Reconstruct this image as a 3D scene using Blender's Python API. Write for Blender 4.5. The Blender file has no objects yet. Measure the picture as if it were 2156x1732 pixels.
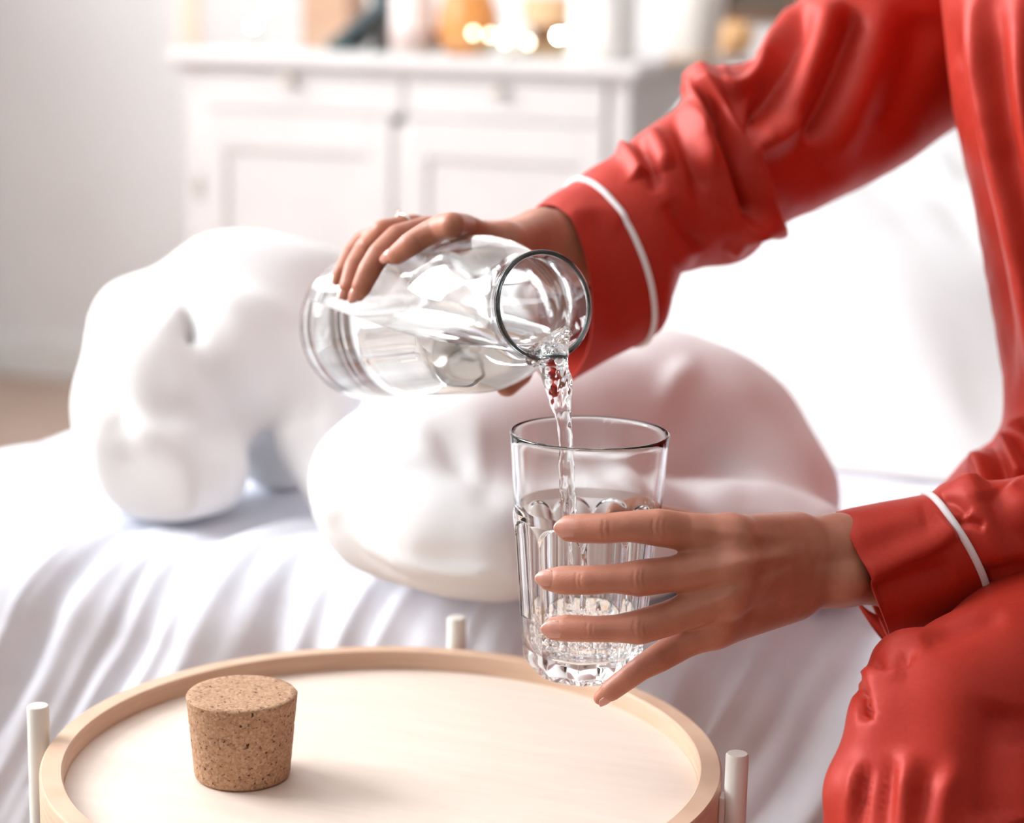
import bpy, bmesh, math, random
import numpy as np
from mathutils import Vector, Matrix
import openvdb

random.seed(7)
SC = bpy.context.scene
COL = SC.collection

# ------------------------------------------------------------------ camera
FPX = 4200.0                       # focal length in pixels of the 2156 x 1732 frame
CAM_Z = 0.91
_p, _y, _r = (math.radians(a) for a in (11.5, 20.0, 1.2))
F = np.array([-math.sin(_y) * math.cos(_p), math.cos(_y) * math.cos(_p), -math.sin(_p)])
R0 = np.array([math.cos(_y), math.sin(_y), 0.0])
U0 = np.cross(R0, F)
R = R0 * math.cos(_r) + U0 * math.sin(_r)
U = U0 * math.cos(_r) - R0 * math.sin(_r)
C = np.array([0.0, 0.0, CAM_Z])

cam_d = bpy.data.cameras.new('camera')
cam = bpy.data.objects.new('camera', cam_d)
COL.objects.link(cam)
cam.matrix_world = Matrix(((R[0], U[0], -F[0], C[0]), (R[1], U[1], -F[1], C[1]),
                           (R[2], U[2], -F[2], C[2]), (0, 0, 0, 1)))
cam_d.sensor_fit = 'HORIZONTAL'
cam_d.sensor_width = 36.0
cam_d.lens = FPX / 2156.0 * 36.0
cam_d.clip_start = 0.02
cam_d.clip_end = 50
cam_d.dof.use_dof = True
cam_d.dof.focus_distance = 1.055
cam_d.dof.aperture_fstop = 4.6
SC.camera = cam

# ------------------------------------------------------------------ light and exposure
SC.view_settings.view_transform = 'Standard'
SC.view_settings.look = 'None'
SC.view_settings.gamma = 1.0
SC.view_settings.use_curve_mapping = False
SC.view_settings.exposure = 0.14
SC.cycles.use_denoising = True
SC.cycles.max_bounces = 16
SC.cycles.diffuse_bounces = 5
SC.cycles.glossy_bounces = 6
SC.cycles.transmission_bounces = 16
SC.cycles.transparent_max_bounces = 8
SC.cycles.caustics_reflective = False
SC.cycles.caustics_refractive = True
SC.cycles.blur_glossy = 0.6
SC.cycles.sample_clamp_indirect = 6.0

world = bpy.data.worlds.new('sky')
SC.world = world
world.use_nodes = True
bg = world.node_tree.nodes['Background']
bg.inputs['Color'].default_value = (0.90, 0.95, 1.0, 1)
bg.inputs['Strength'].default_value = 3.0


def area(name, loc, rot, sx, sy, power, col=(1, 1, 1)):
    l = bpy.data.lights.new(name, 'AREA')
    l.shape = 'RECTANGLE'
    l.size, l.size_y, l.energy, l.color = sx, sy, power, col
    o = bpy.data.objects.new(name, l)
    COL.objects.link(o)
    o.location = loc
    o.rotation_euler = rot
    return o


area('added_back_left_fill', (-2.95, 2.95, 2.0), (0, math.radians(-90), 0), 1.55, 1.2, 23, (0.955, 0.98, 1.0))  # added fill: made-up second left window, brightens the dresser and backlights the subject
# daylight through the two windows: large left window (wall at x = -2.7), window behind the camera
area('daylight_left', (-2.95, 1.00, 2.00), (0, math.radians(-90), 0), 1.55, 1.7, 140, (0.955, 0.98, 1.0))
area('daylight_front', (-0.9, -2.30, 1.75), (math.radians(90), 0, 0), 0.9, 1.2, 4.0, (0.955, 0.98, 1.0))


# ------------------------------------------------------------------ helpers
def P(px, py, Z):
    """World point seen at photo pixel (px, py) at distance Z along the optical axis."""
    return C + Z * (F + (px - 1078) / FPX * R - (py - 866) / FPX * U)


def proj(q):
    d = np.asarray(q, float) - C
    z = d @ F
    return 1078 + FPX * (d @ R) / z, 866 - FPX * (d @ U) / z, z


def on_plane(px, py, axis, val):
    d = P(px, py, 1.0) - C
    return C + d * (val - C[axis]) / d[axis]


def nrm(v):
    v = np.asarray(v, float)
    return v / (np.linalg.norm(v, axis=-1, keepdims=True) + 1e-12)


def tag(o, label=None, cat=None, group=None, kind=None):
    if label: o['label'] = label
    if cat: o['category'] = cat
    if group: o['group'] = group
    if kind: o['kind'] = kind
    return o


def empty(name, loc=(0, 0, 0), rz=0.0):
    o = bpy.data.objects.new(name, None)
    COL.objects.link(o)
    o.location = loc
    o.rotation_euler = (0, 0, rz)
    o.empty_display_size = 0.05
    return o


def wm(o):
    m = o.matrix_basis.copy()
    if o.parent is not None:
        m = wm(o.parent) @ o.matrix_parent_inverse @ m
    return m


def attach(o, p):
    """Parent o to p keeping o where it is."""
    o.parent = p
    o.matrix_parent_inverse = wm(p).inverted()
    return o


def link(name, me, mat, parent=None, smooth=True):
    o = bpy.data.objects.new(name, me)
    COL.objects.link(o)
    if mat is not None and len(me.materials) == 0:
        me.materials.append(mat)
    if parent is not None:
        attach(o, parent)
    if smooth:
        me.polygons.foreach_set('use_smooth', np.ones(len(me.polygons), dtype=bool))
    me.update()
    return o


def mesh_np(name, V, faces):
    """faces: list of arrays (n,4) / (n,3) or python lists."""
    me = bpy.data.meshes.new(name)
    V = np.asarray(V, np.float32)
    arrs = [np.asarray(f, np.int32) for f in faces if len(f)]
    me.vertices.add(len(V))
    me.vertices.foreach_set('co', V.ravel())
    tot = sum(a.size for a in arrs)
    me.loops.add(tot)
    me.loops.foreach_set('vertex_index', np.concatenate([a.ravel() for a in arrs]))
    n = sum(len(a) for a in arrs)
    me.polygons.add(n)
    sizes = np.concatenate([np.full(len(a), a.shape[1]) for a in arrs])
    starts = np.concatenate([[0], np.cumsum(sizes)[:-1]])
    me.polygons.foreach_set('loop_start', starts.astype(np.int32))
    me.update(calc_edges=True)
    me.validate()
    return me


def from_bm(name, bm, mat, parent=None, smooth=False):
    me = bpy.data.meshes.new(name)
    bm.to_mesh(me)
    bm.free()
    return link(name, me, mat, parent, smooth)


def bm_box(bm, lo, hi, bevel=0.0, seg=2):
    lo, hi = Vector(lo), Vector(hi)
    r = bmesh.ops.create_cube(bm, size=1.0)
    vs = r['verts']
    for v in vs:
        v.co = Vector(((v.co.x + .5) * (hi.x - lo.x) + lo.x, (v.co.y + .5) * (hi.y - lo.y) + lo.y,
                       (v.co.z + .5) * (hi.z - lo.z) + lo.z))
    if bevel > 0:
        es = list({e for v in vs for e in v.link_edges})
        bmesh.ops.bevel(bm, geom=es, offset=bevel, segments=seg, affect='EDGES', profile=0.5)


def box(name, lo, hi, mat, parent=None, bevel=0.0, seg=2):
    bm = bmesh.new()
    bm_box(bm, lo, hi, bevel, seg)
    return from_bm(name, bm, mat, parent)


def lathe_np(prof, n=96, close=False):
    """prof: list of (r, z). Revolve round z; r == 0 ends are shared poles as degenerate rings kept open with fans."""
    prof = np.asarray(prof, float)
    th = np.linspace(0, 2 * np.pi, n, endpoint=False)
    V, rings = [], []
    for r, z in prof:
        if r < 1e-7:
            rings.append([len(V)])
            V.append((0, 0, z))
        else:
            b = len(V)
            rings.append(list(range(b, b + n)))
            V += [(r * math.cos(t), r * math.sin(t), z) for t in th]
    quads, tris = [], []
    m = len(rings)
    for i in range(m if close else m - 1):
        a, b = rings[i], rings[(i + 1) % m]
        for k in range(n):
            k2 = (k + 1) % n
            if len(a) > 1 and len(b) > 1:
                quads.append((a[k], a[k2], b[k2], b[k]))
            elif len(a) == 1 and len(b) > 1:
                tris.append((a[0], b[k2], b[k]))
            elif len(b) == 1 and len(a) > 1:
                tris.append((a[k], a[k2], b[0]))
    return np.array(V), quads, tris


def lathe(name, prof, mat, parent=None, n=96, close=False, smooth=True):
    V, q, t = lathe_np(prof, n, close)
    return link(name, mesh_np(name, V, [q, t]), mat, parent, smooth)


def fix_normals(me):
    bm = bmesh.new()
    bm.from_mesh(me)
    bmesh.ops.recalc_face_normals(bm, faces=bm.faces)
    bm.to_mesh(me)
    bm.free()


def sharp(o, deg=35):
    me = o.data
    bm = bmesh.new()
    bm.from_mesh(me)
    for e in bm.edges:
        if len(e.link_faces) == 2 and e.calc_face_angle(0) > math.radians(deg):
            e.smooth = False
    bm.to_mesh(me)
    bm.free()


# --- noise
def _hash(ix, iy, iz, seed):
    n = (ix.astype(np.int64) * 374761393 + iy.astype(np.int64) * 668265263 + iz.astype(np.int64) * 2147483647 * 3
         + seed * 1274126177) & 0xFFFFFFFF
    n = ((n ^ (n >> 13)) * 1274126177) & 0xFFFFFFFF
    n = (n ^ (n >> 16)) & 0xFFFFFFFF
    return n / 4294967295.0 * 2 - 1


def vnoise(q, seed=0):
    q = np.asarray(q, float)
    i = np.floor(q).astype(np.int64)
    f = q - i
    u = f * f * f * (f * (f * 6 - 15) + 10)
    out = 0
    for dx in (0, 1):
        for dy in (0, 1):
            for dz in (0, 1):
                w = (u[..., 0] if dx else 1 - u[..., 0]) * (u[..., 1] if dy else 1 - u[..., 1]) * (u[..., 2] if dz else 1 - u[..., 2])
                out = out + w * _hash(i[..., 0] + dx, i[..., 1] + dy, i[..., 2] + dz, seed)
    return out


def fbm(q, seed=0, octv=3, gain=0.5):
    s, a, fr = 0, 1.0, 1.0
    for k in range(octv):
        s = s + a * vnoise(np.asarray(q) * fr + 17.3 * k, seed + k)
        a *= gain
        fr *= 2.03
    return s


# --- implicit surfaces
class Field:
    def __init__(self, lo, hi, vox):
        self.lo = np.asarray(lo, float)
        self.vox = vox
        self.n = np.ceil((np.asarray(hi, float) - self.lo) / vox).astype(int) + 1
        self.big = 6 * vox + 0.05
        self.a = np.full(self.n, self.big, np.float32)

    def _win(self, lo, hi):
        i0 = np.clip(np.floor((lo - self.lo) / self.vox).astype(int), 0, self.n)
        i1 = np.clip(np.ceil((hi - self.lo) / self.vox).astype(int) + 1, 0, self.n)
        if np.any(i1 <= i0):
            return None, None
        sl = tuple(slice(a, b) for a, b in zip(i0, i1))
        ax = [self.lo[d] + np.arange(i0[d], i1[d]) * self.vox for d in range(3)]
        g = np.stack(np.meshgrid(*ax, indexing='ij'), -1)
        return sl, g

    def _blend(self, sl, d, k, sub=False):
        a = self.a[sl]
        if sub:                                   # smooth subtraction
            h = np.maximum(k - np.abs(a + d), 0) / max(k, 1e-9)
            self.a[sl] = np.maximum(a, -d) + h * h * k * 0.25
        else:
            h = np.maximum(k - np.abs(a - d), 0) / max(k, 1e-9)
            self.a[sl] = np.minimum(a, d) - h * h * k * 0.25

    def cone(self, a, b, ra, rb, k=0.004, sub=False, flat=None):
        """round cone; flat = (axis, factor) makes the section oval: extent along axis scaled by factor."""
        a, b = np.asarray(a, float), np.asarray(b, float)
        m = (max(ra, rb) + 2 * k + 6 * self.vox) * (1.0 if flat is None else 1.5)
        sl, g = self._win(np.minimum(a, b) - m, np.maximum(a, b) + m)
        if sl is None:
            return
        ab = b - a
        L = max(ab @ ab, 1e-12)
        t = np.clip(((g - a) @ ab) / L, 0, 1)
        d = g - (a + t[..., None] * ab)
        if flat is not None:
            ax, fac = nrm(flat[0]), flat[1]
            c = d @ ax
            d = d + (c * (1 / fac - 1))[..., None] * ax
            s = min(1.0, fac)
        else:
            s = 1.0
        dist = (np.sqrt((d * d).sum(-1)) - (ra + (rb - ra) * t)) * (s if flat is None else 0.5 * (1 + s))
        self._blend(sl, dist.astype(np.float32), k, sub)

    def ball(self, c, r, k=0.004, sub=False):
        self.cone(c, np.asarray(c) + 1e-6, r, r, k, sub)

    def chain(self, pts, rad, k=0.004, flat=None):
        pts = np.asarray(pts, float)
        m = max(rad) + 2 * k + 6 * self.vox
        sl, g = self._win(pts.min(0) - m, pts.max(0) + m)
        best = None
        for a, b, ra, rb in zip(pts[:-1], pts[1:], rad[:-1], rad[1:]):
            ab = b - a
            t = np.clip(((g - a) @ ab) / max(ab @ ab, 1e-12), 0, 1)
            d = g - (a + t[..., None] * ab)
            dist = np.sqrt((d * d).sum(-1)) - (ra + (rb - ra) * t)
            best = dist if best is None else np.minimum(best, dist)
        self._blend(sl, best.astype(np.float32), k)

    def above(self, z, k=0.01):
        zz = (self.lo[2] + np.arange(self.n[2]) * self.vox).astype(np.float32)
        d = (z - zz)[None, None, :]
        h = np.maximum(k - np.abs(self.a - d), 0) / k
        self.a = np.maximum(self.a, d) + h * h * k * 0.25

    def mesh(self, smooth=0):
        g = openvdb.FloatGrid(background=float(self.big))
        g.copyFromArray(np.ascontiguousarray(self.a))
        pts, tris, quads = g.convertToPolygons(isovalue=0.0, adaptivity=0.0)
        V = pts.astype(float) * self.vox + self.lo
        quads = np.asarray(quads, np.int64)
        # orient outward
        q = quads[:4000]
        fn = np.cross(V[q[:, 1]] - V[q[:, 0]], V[q[:, 2]] - V[q[:, 0]])
        c = V[q].mean(1)
        e = self.sample(c + nrm(fn) * self.vox * 1.0) - self.sample(c - nrm(fn) * self.vox * 1.0)
        if e.sum() < 0:
            quads = quads[:, ::-1]
        if smooth:
            V = relax(V, quads, smooth)
        return V, quads

    def sample(self, p):
        i = np.clip(np.round((p - self.lo) / self.vox).astype(int), 0, self.n - 1)
        return self.a[i[:, 0], i[:, 1], i[:, 2]]


def relax(V, quads, it=2, lam=0.5):
    e = np.concatenate([quads[:, [0, 1]], quads[:, [1, 2]], quads[:, [2, 3]], quads[:, [3, 0]]])
    cnt = np.bincount(e[:, 0], minlength=len(V)) + np.bincount(e[:, 1], minlength=len(V))
    cnt = np.maximum(cnt, 1)
    for _ in range(it):
        A = np.zeros_like(V)
        for d in range(3):
            A[:, d] = np.bincount(e[:, 0], V[e[:, 1], d], len(V)) + np.bincount(e[:, 1], V[e[:, 0], d], len(V))
        V = V + lam * (A / cnt[:, None] - V)
    return V


def vnormals(V, quads):
    q = np.asarray(quads)
    fn = np.cross(V[q[:, 2]] - V[q[:, 0]], V[q[:, 3]] - V[q[:, 1]])
    N = np.zeros_like(V)
    for k in range(4):
        for d in range(3):
            N[:, d] += np.bincount(q[:, k], fn[:, d], len(V))
    return nrm(N)


def catmull(pts, n):
    pts = np.asarray(pts, float)
    m = len(pts)
    t = np.linspace(0, m - 1, n)
    i = np.minimum(t.astype(int), m - 2)
    u = (t - i)[:, None]
    p0, p1, p2, p3 = pts[np.maximum(i - 1, 0)], pts[i], pts[i + 1], pts[np.minimum(i + 2, m - 1)]
    return 0.5 * (2 * p1 + (p2 - p0) * u + (2 * p0 - 5 * p1 + 4 * p2 - p3) * u ** 2 + (3 * p1 - p0 - 3 * p2 + p3) * u ** 3)


def folds(V, N, strokes, back=False):
    """Cloth folds and creases: each stroke is a line of points with a width to either side and a height along the
    normal, worked into the side of the cloth that carries it (front or back)."""
    x, y, z = proj(V)
    view = nrm(V - C)
    face = -(N * view).sum(-1)
    if back:
        face = -face
    w = np.clip((face + 0.25) / 0.4, 0, 1)
    w = w * w * (3 - 2 * w)
    D = np.zeros(len(V))
    for s in strokes:
        pts, wl, wr, amp = s[:4]
        taper = s[4] if len(s) > 4 else 0.25
        L = catmull(pts, max(12, 6 * len(pts)))
        lo, hi = L.min(0) - 3.2 * max(wl, wr), L.max(0) + 3.2 * max(wl, wr)
        idx = np.nonzero((x > lo[0]) & (x < hi[0]) & (y > lo[1]) & (y < hi[1]) & (w > 0.01))[0]
        if len(idx) == 0:
            continue
        px, py = x[idx], y[idx]
        best = np.full(len(idx), 1e9)
        sgn = np.zeros(len(idx))
        tt = np.zeros(len(idx))
        nseg = len(L) - 1
        for i in range(nseg):
            a, b = L[i], L[i + 1]
            ab = b - a
            l2 = ab @ ab + 1e-9
            t = np.clip(((px - a[0]) * ab[0] + (py - a[1]) * ab[1]) / l2, 0, 1)
            dx, dy = px - a[0] - t * ab[0], py - a[1] - t * ab[1]
            d2 = dx * dx + dy * dy
            m = d2 < best
            best[m] = d2[m]
            sgn[m] = (ab[0] * dy - ab[1] * dx)[m]
            tt[m] = ((i + t) / nseg)[m]
        d = np.sqrt(best)
        wid = np.where(sgn < 0, wl, wr)
        tp = 1.0
        if taper > 0:
            tp = np.clip(np.minimum(tt, 1 - tt) / taper, 0, 1)
            tp = tp * tp * (3 - 2 * tp)
        D[idx] += amp * np.exp(-(d / wid) ** 2) * tp * w[idx]
    return V + N * D[:, None]


def loft(stations, nu=120, nv=160, power=2.0):
    """Tube through stations (side_a px, side_b px, near-point offset px, Z, half depth)."""
    A, B, Nn = [], [], []
    for s in stations:
        (ax, ay), (bx, by), (ox, oy), Z, b = s
        A.append(P(ax, ay, Z)); B.append(P(bx, by, Z))
        Nn.append(P((ax + bx) / 2 + ox, (ay + by) / 2 + oy, Z - b))
    A, B, Nn = catmull(A, nv), catmull(B, nv), catmull(Nn, nv)
    c = (A + B) / 2
    s, bb = (A - B) / 2, Nn - c
    th = np.linspace(0, 2 * np.pi, nu, endpoint=False)
    ct, st = np.cos(th), np.sin(th)
    if power != 2.0:
        ct, st = np.sign(ct) * np.abs(ct) ** (2 / power), np.sign(st) * np.abs(st) ** (2 / power)
    V = c[:, None, :] + s[:, None, :] * ct[None, :, None] + bb[:, None, :] * st[None, :, None]
    i = np.arange(nv - 1)[:, None] * nu
    j = np.arange(nu)[None, :]
    j2 = (j + 1) % nu
    q = np.stack([i + j, i + j2, i + nu + j2, i + nu + j], -1).reshape(-1, 4)
    V = V.reshape(-1, 3)
    # outward orientation
    fn = np.cross(V[q[:, 2]] - V[q[:, 0]], V[q[:, 3]] - V[q[:, 1]])
    cc = np.repeat(c[:-1], nu, 0)
    if ((fn * (V[q].mean(1) - cc)).sum(-1)).sum() < 0:
        q = q[:, ::-1]
    return V, q


def tube_np(pts, rad, n=12, caps=True):
    pts = np.asarray(pts, float)
    m = len(pts)
    rad = np.broadcast_to(np.asarray(rad, float), (m,))
    T = nrm(np.gradient(pts, axis=0))
    up = np.array([0, 0, 1.0]) if abs(T[0][2]) < 0.9 else np.array([1.0, 0, 0])
    S = nrm(np.cross(T[0], up))
    th = np.linspace(0, 2 * np.pi, n, endpoint=False)
    V = []
    for i in range(m):
        S = nrm(S - (S @ T[i]) * T[i])
        B = np.cross(T[i], S)
        V.append(pts[i] + rad[i] * (np.cos(th)[:, None] * S + np.sin(th)[:, None] * B))
    V = np.concatenate(V)
    i = np.arange(m - 1)[:, None] * n
    j = np.arange(n)[None, :]
    j2 = (j + 1) % n
    q = np.stack([i + j, i + j2, i + n + j2, i + n + j], -1).reshape(-1, 4)
    tris = []
    if caps:
        V = np.concatenate([V, pts[:1], pts[-1:]])
        a, b = m * n, m * n + 1
        for k in range(n):
            tris.append((a, (k + 1) % n, k))
            tris.append((b, (m - 1) * n + k, (m - 1) * n + (k + 1) % n))
    return V, q, tris


def tube(name, pts, rad, mat, parent=None, n=12):
    V, q, t = tube_np(pts, rad, n)
    return link(name, mesh_np(name, V, [q, t]), mat, parent)


def join_np(parts):
    Vs, Qs, Ts, off = [], [], [], 0
    for p in parts:
        V, Q = p[0], p[1]
        Vs.append(V)
        Qs.append(np.asarray(Q).reshape(-1, 4) + off)
        if len(p) > 2 and len(p[2]):
            Ts.append(np.asarray(p[2]).reshape(-1, 3) + off)
        off += len(V)
    return np.concatenate(Vs), np.concatenate(Qs), (np.concatenate(Ts) if Ts else [])


# ------------------------------------------------------------------ materials
def mat(name, col, rough=0.6, **kw):
    m = bpy.data.materials.new(name)
    m.use_nodes = True
    b = m.node_tree.nodes['Principled BSDF']
    b.inputs['Base Color'].default_value = (*col, 1)
    b.inputs['Roughness'].default_value = rough
    for k, v in kw.items():
        b.inputs[k].default_value = v
    return m


def noise_mat(name, c1, c2, scale, rough=0.6, bump=0.0, bscale=None, stretch=(1, 1, 1), coord='Object', detail=4, lo=.35, hi=.65, bdist=0.001, **kw):
    m = mat(name, c1, rough, **kw)
    nt = m.node_tree
    b = nt.nodes['Principled BSDF']
    tc = nt.nodes.new('ShaderNodeTexCoord')
    mp = nt.nodes.new('ShaderNodeMapping')
    mp.inputs['Scale'].default_value = stretch
    nt.links.new(tc.outputs[coord], mp.inputs['Vector'])
    nz = nt.nodes.new('ShaderNodeTexNoise')
    nz.inputs['Scale'].default_value = scale
    nz.inputs['Detail'].default_value = detail
    nt.links.new(mp.outputs[0], nz.inputs['Vector'])
    cr = nt.nodes.new('ShaderNodeValToRGB')
    cr.color_ramp.elements[0].position = lo
    cr.color_ramp.elements[1].position = hi
    cr.color_ramp.elements[0].color = (*c1, 1)
    cr.color_ramp.elements[1].color = (*c2, 1)
    nt.links.new(nz.outputs['Fac'], cr.inputs['Fac'])
    nt.links.new(cr.outputs['Color'], b.inputs['Base Color'])
    if bump > 0:
        n2 = nt.nodes.new('ShaderNodeTexNoise')
        n2.inputs['Scale'].default_value = bscale or scale
        n2.inputs['Detail'].default_value = 3
        nt.links.new(mp.outputs[0], n2.inputs['Vector'])
        bp = nt.nodes.new('ShaderNodeBump')
        bp.inputs['Strength'].default_value = bump
        bp.inputs['Distance'].default_value = bdist
        nt.links.new(n2.outputs['Fac'], bp.inputs['Height'])
        nt.links.new(bp.outputs['Normal'], b.inputs['Normal'])
    return m


M = {}
M['wall'] = noise_mat('wall_paint', (.83, .815, .81), (.86, .845, .84), 3, 0.85, 0.15, 60)
M['ceiling'] = mat('ceiling_paint', (.86, .86, .85), 0.9)
M['wall_low_bounce'] = noise_mat('low_bounce_taupe', (.22, .175, .155), (.26, .205, .18), 3, 0.85)  # unseen right and front walls, tone made up dark to cut bounced light
M['floor'] = noise_mat('floor_wood', (.44, .31, .24), (.50, .37, .29), 6, 0.45, 0.1, 20, (1, 12, 1))
M['trim'] = mat('white_trim', (.86, .86, .85), 0.5)
M['sheet'] = noise_mat('sheet_cotton', (.75, .77, .85), (.795, .81, .885), 40, 0.9, 0.25, 420, bdist=0.0006)
M['cotton'] = noise_mat('bedding_cotton', (.81, .81, .815), (.84, .84, .845), 12, 0.9, 0.2, 300, bdist=0.0005)
M['duvet'] = noise_mat('duvet_cotton', (.735, .735, .745), (.765, .765, .775), 12, 0.9, 0.2, 300, bdist=0.0005)
M['mattress'] = mat('mattress_ticking', (.80, .80, .80), 0.9)
M['satin'] = noise_mat('red_satin', (.455, .023, .010), (.495, .027, .012), 500, 0.50, 0.10, 1500, bdist=0.0002,
                       **{'Metallic': 0.12, 'Specular IOR Level': 0.36, 'Sheen Weight': 0.13, 'Sheen Roughness': 0.4, 'Sheen Tint': (1, .32, .24, 1)})
M['piping'] = mat('white_piping', (.86, .83, .85), 0.7)
M['dresser'] = noise_mat('dresser_paint', (.69, .655, .65), (.72, .69, .685), 9, 0.45, 0.1, 30)
M['knob'] = mat('pale_metal_knob', (.62, .56, .50), 0.35, Metallic=0.3)
M['white_metal'] = mat('cream_white_lacquer', (.80, .765, .71), 0.42)
M['bracket'] = mat('white_bracket', (.85, .85, .84), 0.35)
M['dark'] = mat('dark_screw', (.05, .05, .05), 0.5)


def skin_material():
    m = noise_mat('skin', (.455, .182, .115), (.515, .212, .138), 90, 0.42, 0.35, 900, bdist=0.0004,
                  **{'Subsurface Weight': 0.12, 'Subsurface Scale': 0.006, 'Specular IOR Level': 0.35})
    m.node_tree.nodes['Principled BSDF'].inputs['Subsurface Radius'].default_value = (1.0, 0.35, 0.2)
    return m


M['skin'] = skin_material()
M['nail'] = mat('fingernail', (.60, .27, .20), 0.25, **{'Coat Weight': 0.4, 'Specular IOR Level': 0.6})
M['silver'] = mat('silver_ring', (.85, .82, .76), 0.2, Metallic=1.0)
M['hair'] = noise_mat('brown_hair', (.06, .03, .015), (.12, .06, .03), 30, 0.5, 0.5, 120, (1, 1, 8))
M['glass'] = mat('clear_glass', (.985, .995, .995), 0.0, **{'Transmission Weight': 1.0, 'IOR': 1.5})
M['glass_rim'] = mat('blue_tinted_glass', (.80, .92, .94), 0.0, **{'Transmission Weight': 1.0, 'IOR': 1.5})
M['water'] = mat('water', (1, 1, 1), 0.0, **{'Transmission Weight': 1.0, 'IOR': 1.333})
M['bubble'] = mat('air_bubble', (1, 1, 1), 0.0, **{'Transmission Weight': 1.0, 'IOR': 0.75})


def wood(name, c1, c2, stretch, rough=0.5):
    m = noise_mat(name, c1, c2, 14, rough, 0.12, 60, stretch, detail=6, lo=.3, hi=.7, bdist=0.0004)
    return m


M['birch'] = wood('birch_tray_floor', (.77, .645, .55), (.81, .69, .60), (1.2, 9, 3))
M['rim'] = wood('bentwood_rim', (.60, .39, .26), (.70, .49, .35), (2, 2, 30))


def cork_material():
    m = mat('cork', (.5, .3, .17), 0.85)
    nt = m.node_tree
    b = nt.nodes['Principled BSDF']
    tc = nt.nodes.new('ShaderNodeTexCoord')
    v1 = nt.nodes.new('ShaderNodeTexVoronoi')
    v1.inputs['Scale'].default_value = 760
    nz = nt.nodes.new('ShaderNodeTexNoise')
    nz.inputs['Scale'].default_value = 430
    nz.inputs['Detail'].default_value = 5
    for n in (v1, nz):
        nt.links.new(tc.outputs['Object'], n.inputs['Vector'])
    c1 = nt.nodes.new('ShaderNodeValToRGB')
    e = c1.color_ramp.elements
    e[0].position, e[0].color = 0.0, (.34, .175, .095, 1)
    e[1].position, e[1].color = 1.0, (.56, .36, .23, 1)
    x = e.new(.5)
    x.color = (.45, .26, .15, 1)
    nt.links.new(v1.outputs['Color'], c1.inputs['Fac'])
    c2 = nt.nodes.new('ShaderNodeValToRGB')
    c2.color_ramp.elements[0].position, c2.color_ramp.elements[0].color = .30, (.12, .05, .02, 1)
    c2.color_ramp.elements[1].position, c2.color_ramp.elements[1].color = .42, (1, 1, 1, 1)
    nt.links.new(nz.outputs['Fac'], c2.inputs['Fac'])
    mx = nt.nodes.new('ShaderNodeMix')
    mx.data_type = 'RGBA'
    mx.blend_type = 'MULTIPLY'
    mx.inputs['Factor'].default_value = 1.0
    nt.links.new(c1.outputs['Color'], mx.inputs[6])
    nt.links.new(c2.outputs['Color'], mx.inputs[7])
    nt.links.new(mx.outputs[2], b.inputs['Base Color'])
    bp = nt.nodes.new('ShaderNodeBump')
    bp.inputs['Strength'].default_value = 0.5
    bp.inputs['Distance'].default_value = 0.0006
    nt.links.new(nz.outputs['Fac'], bp.inputs['Height'])
    nt.links.new(bp.outputs['Normal'], b.inputs['Normal'])
    return m


M['cork'] = cork_material()

# ------------------------------------------------------------------ room
XL, XR, YF, YB, ZC = -2.84, 2.3, -2.2, 4.10, 2.9
WT = 0.12


def struct(o, **kw):
    o['kind'] = 'structure'
    return o


struct(box('floor', (XL - WT, YF - WT, -0.05), (XR + WT, YB + WT, 0), M['floor']))
struct(box('ceiling', (XL - WT, YF - WT, ZC), (XR + WT, YB + WT, ZC + 0.05), M['ceiling']))
struct(box('wall_back', (XL - WT, YB, 0), (XR + WT, YB + WT, ZC), M['wall']))
struct(box('wall_right', (XR, YF, 0), (XR + WT, YB, ZC), M['wall_low_bounce']))


def wall_with_hole(name, axis, pos, a0, a1, h0, h1, z0, z1):
    bm = bmesh.new()

    def piece(p0, p1, q0, q1):
        if axis == 'x':
            bm_box(bm, (pos - WT, p0, q0), (pos, p1, q1))
        else:
            bm_box(bm, (p0, pos - WT, q0), (p1, pos, q1))
    piece(a0, h0, 0, ZC)
    piece(h1, a1, 0, ZC)
    piece(h0, h1, 0, z0)
    piece(h0, h1, z1, ZC)
    return struct(from_bm(name, bm, M['wall' if axis == 'x' else 'wall_low_bounce']))


wall_with_hole('wall_left', 'x', XL, YF, 1.98, .13, 1.87, 1.2, 2.80)
bm_second = wall_with_hole('wall_left', 'x', XL, 1.98, YB, 2.33, 3.57, 1.2, 2.80)  # opening for the added back left fill lamp
wall_with_hole('wall_front', 'y', YF, XL, XR, -1.36, -.44, 1.13, 2.37)


def window(name, axis, pos, h0, h1, z0, z1, nv, nh):
    bm = bmesh.new()

    def bar(p0, p1, q0, q1, d0=-0.10, d1=-0.04):
        if axis == 'x':
            bm_box(bm, (pos + d0, p0, q0), (pos + d1, p1, q1))
        else:
            bm_box(bm, (p0, pos + d0, q0), (p1, pos + d1, q1))
    w = 0.05
    bar(h0, h0 + w, z0, z1)
    bar(h1 - w, h1, z0, z1)
    bar(h0 + w, h1 - w, z0, z0 + w)
    bar(h0 + w, h1 - w, z1 - w, z1)
    for i in range(1, nv):
        c = h0 + (h1 - h0) * i / nv
        bar(c - .025, c + .025, z0 + w, z1 - w)
    for i in range(1, nh):
        c = z0 + (z1 - z0) * i / nh
        bar(h0 + w, h1 - w, c - .015, c + .015, -0.09, -0.05)
    return struct(from_bm(name, bm, M['trim']))


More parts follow.
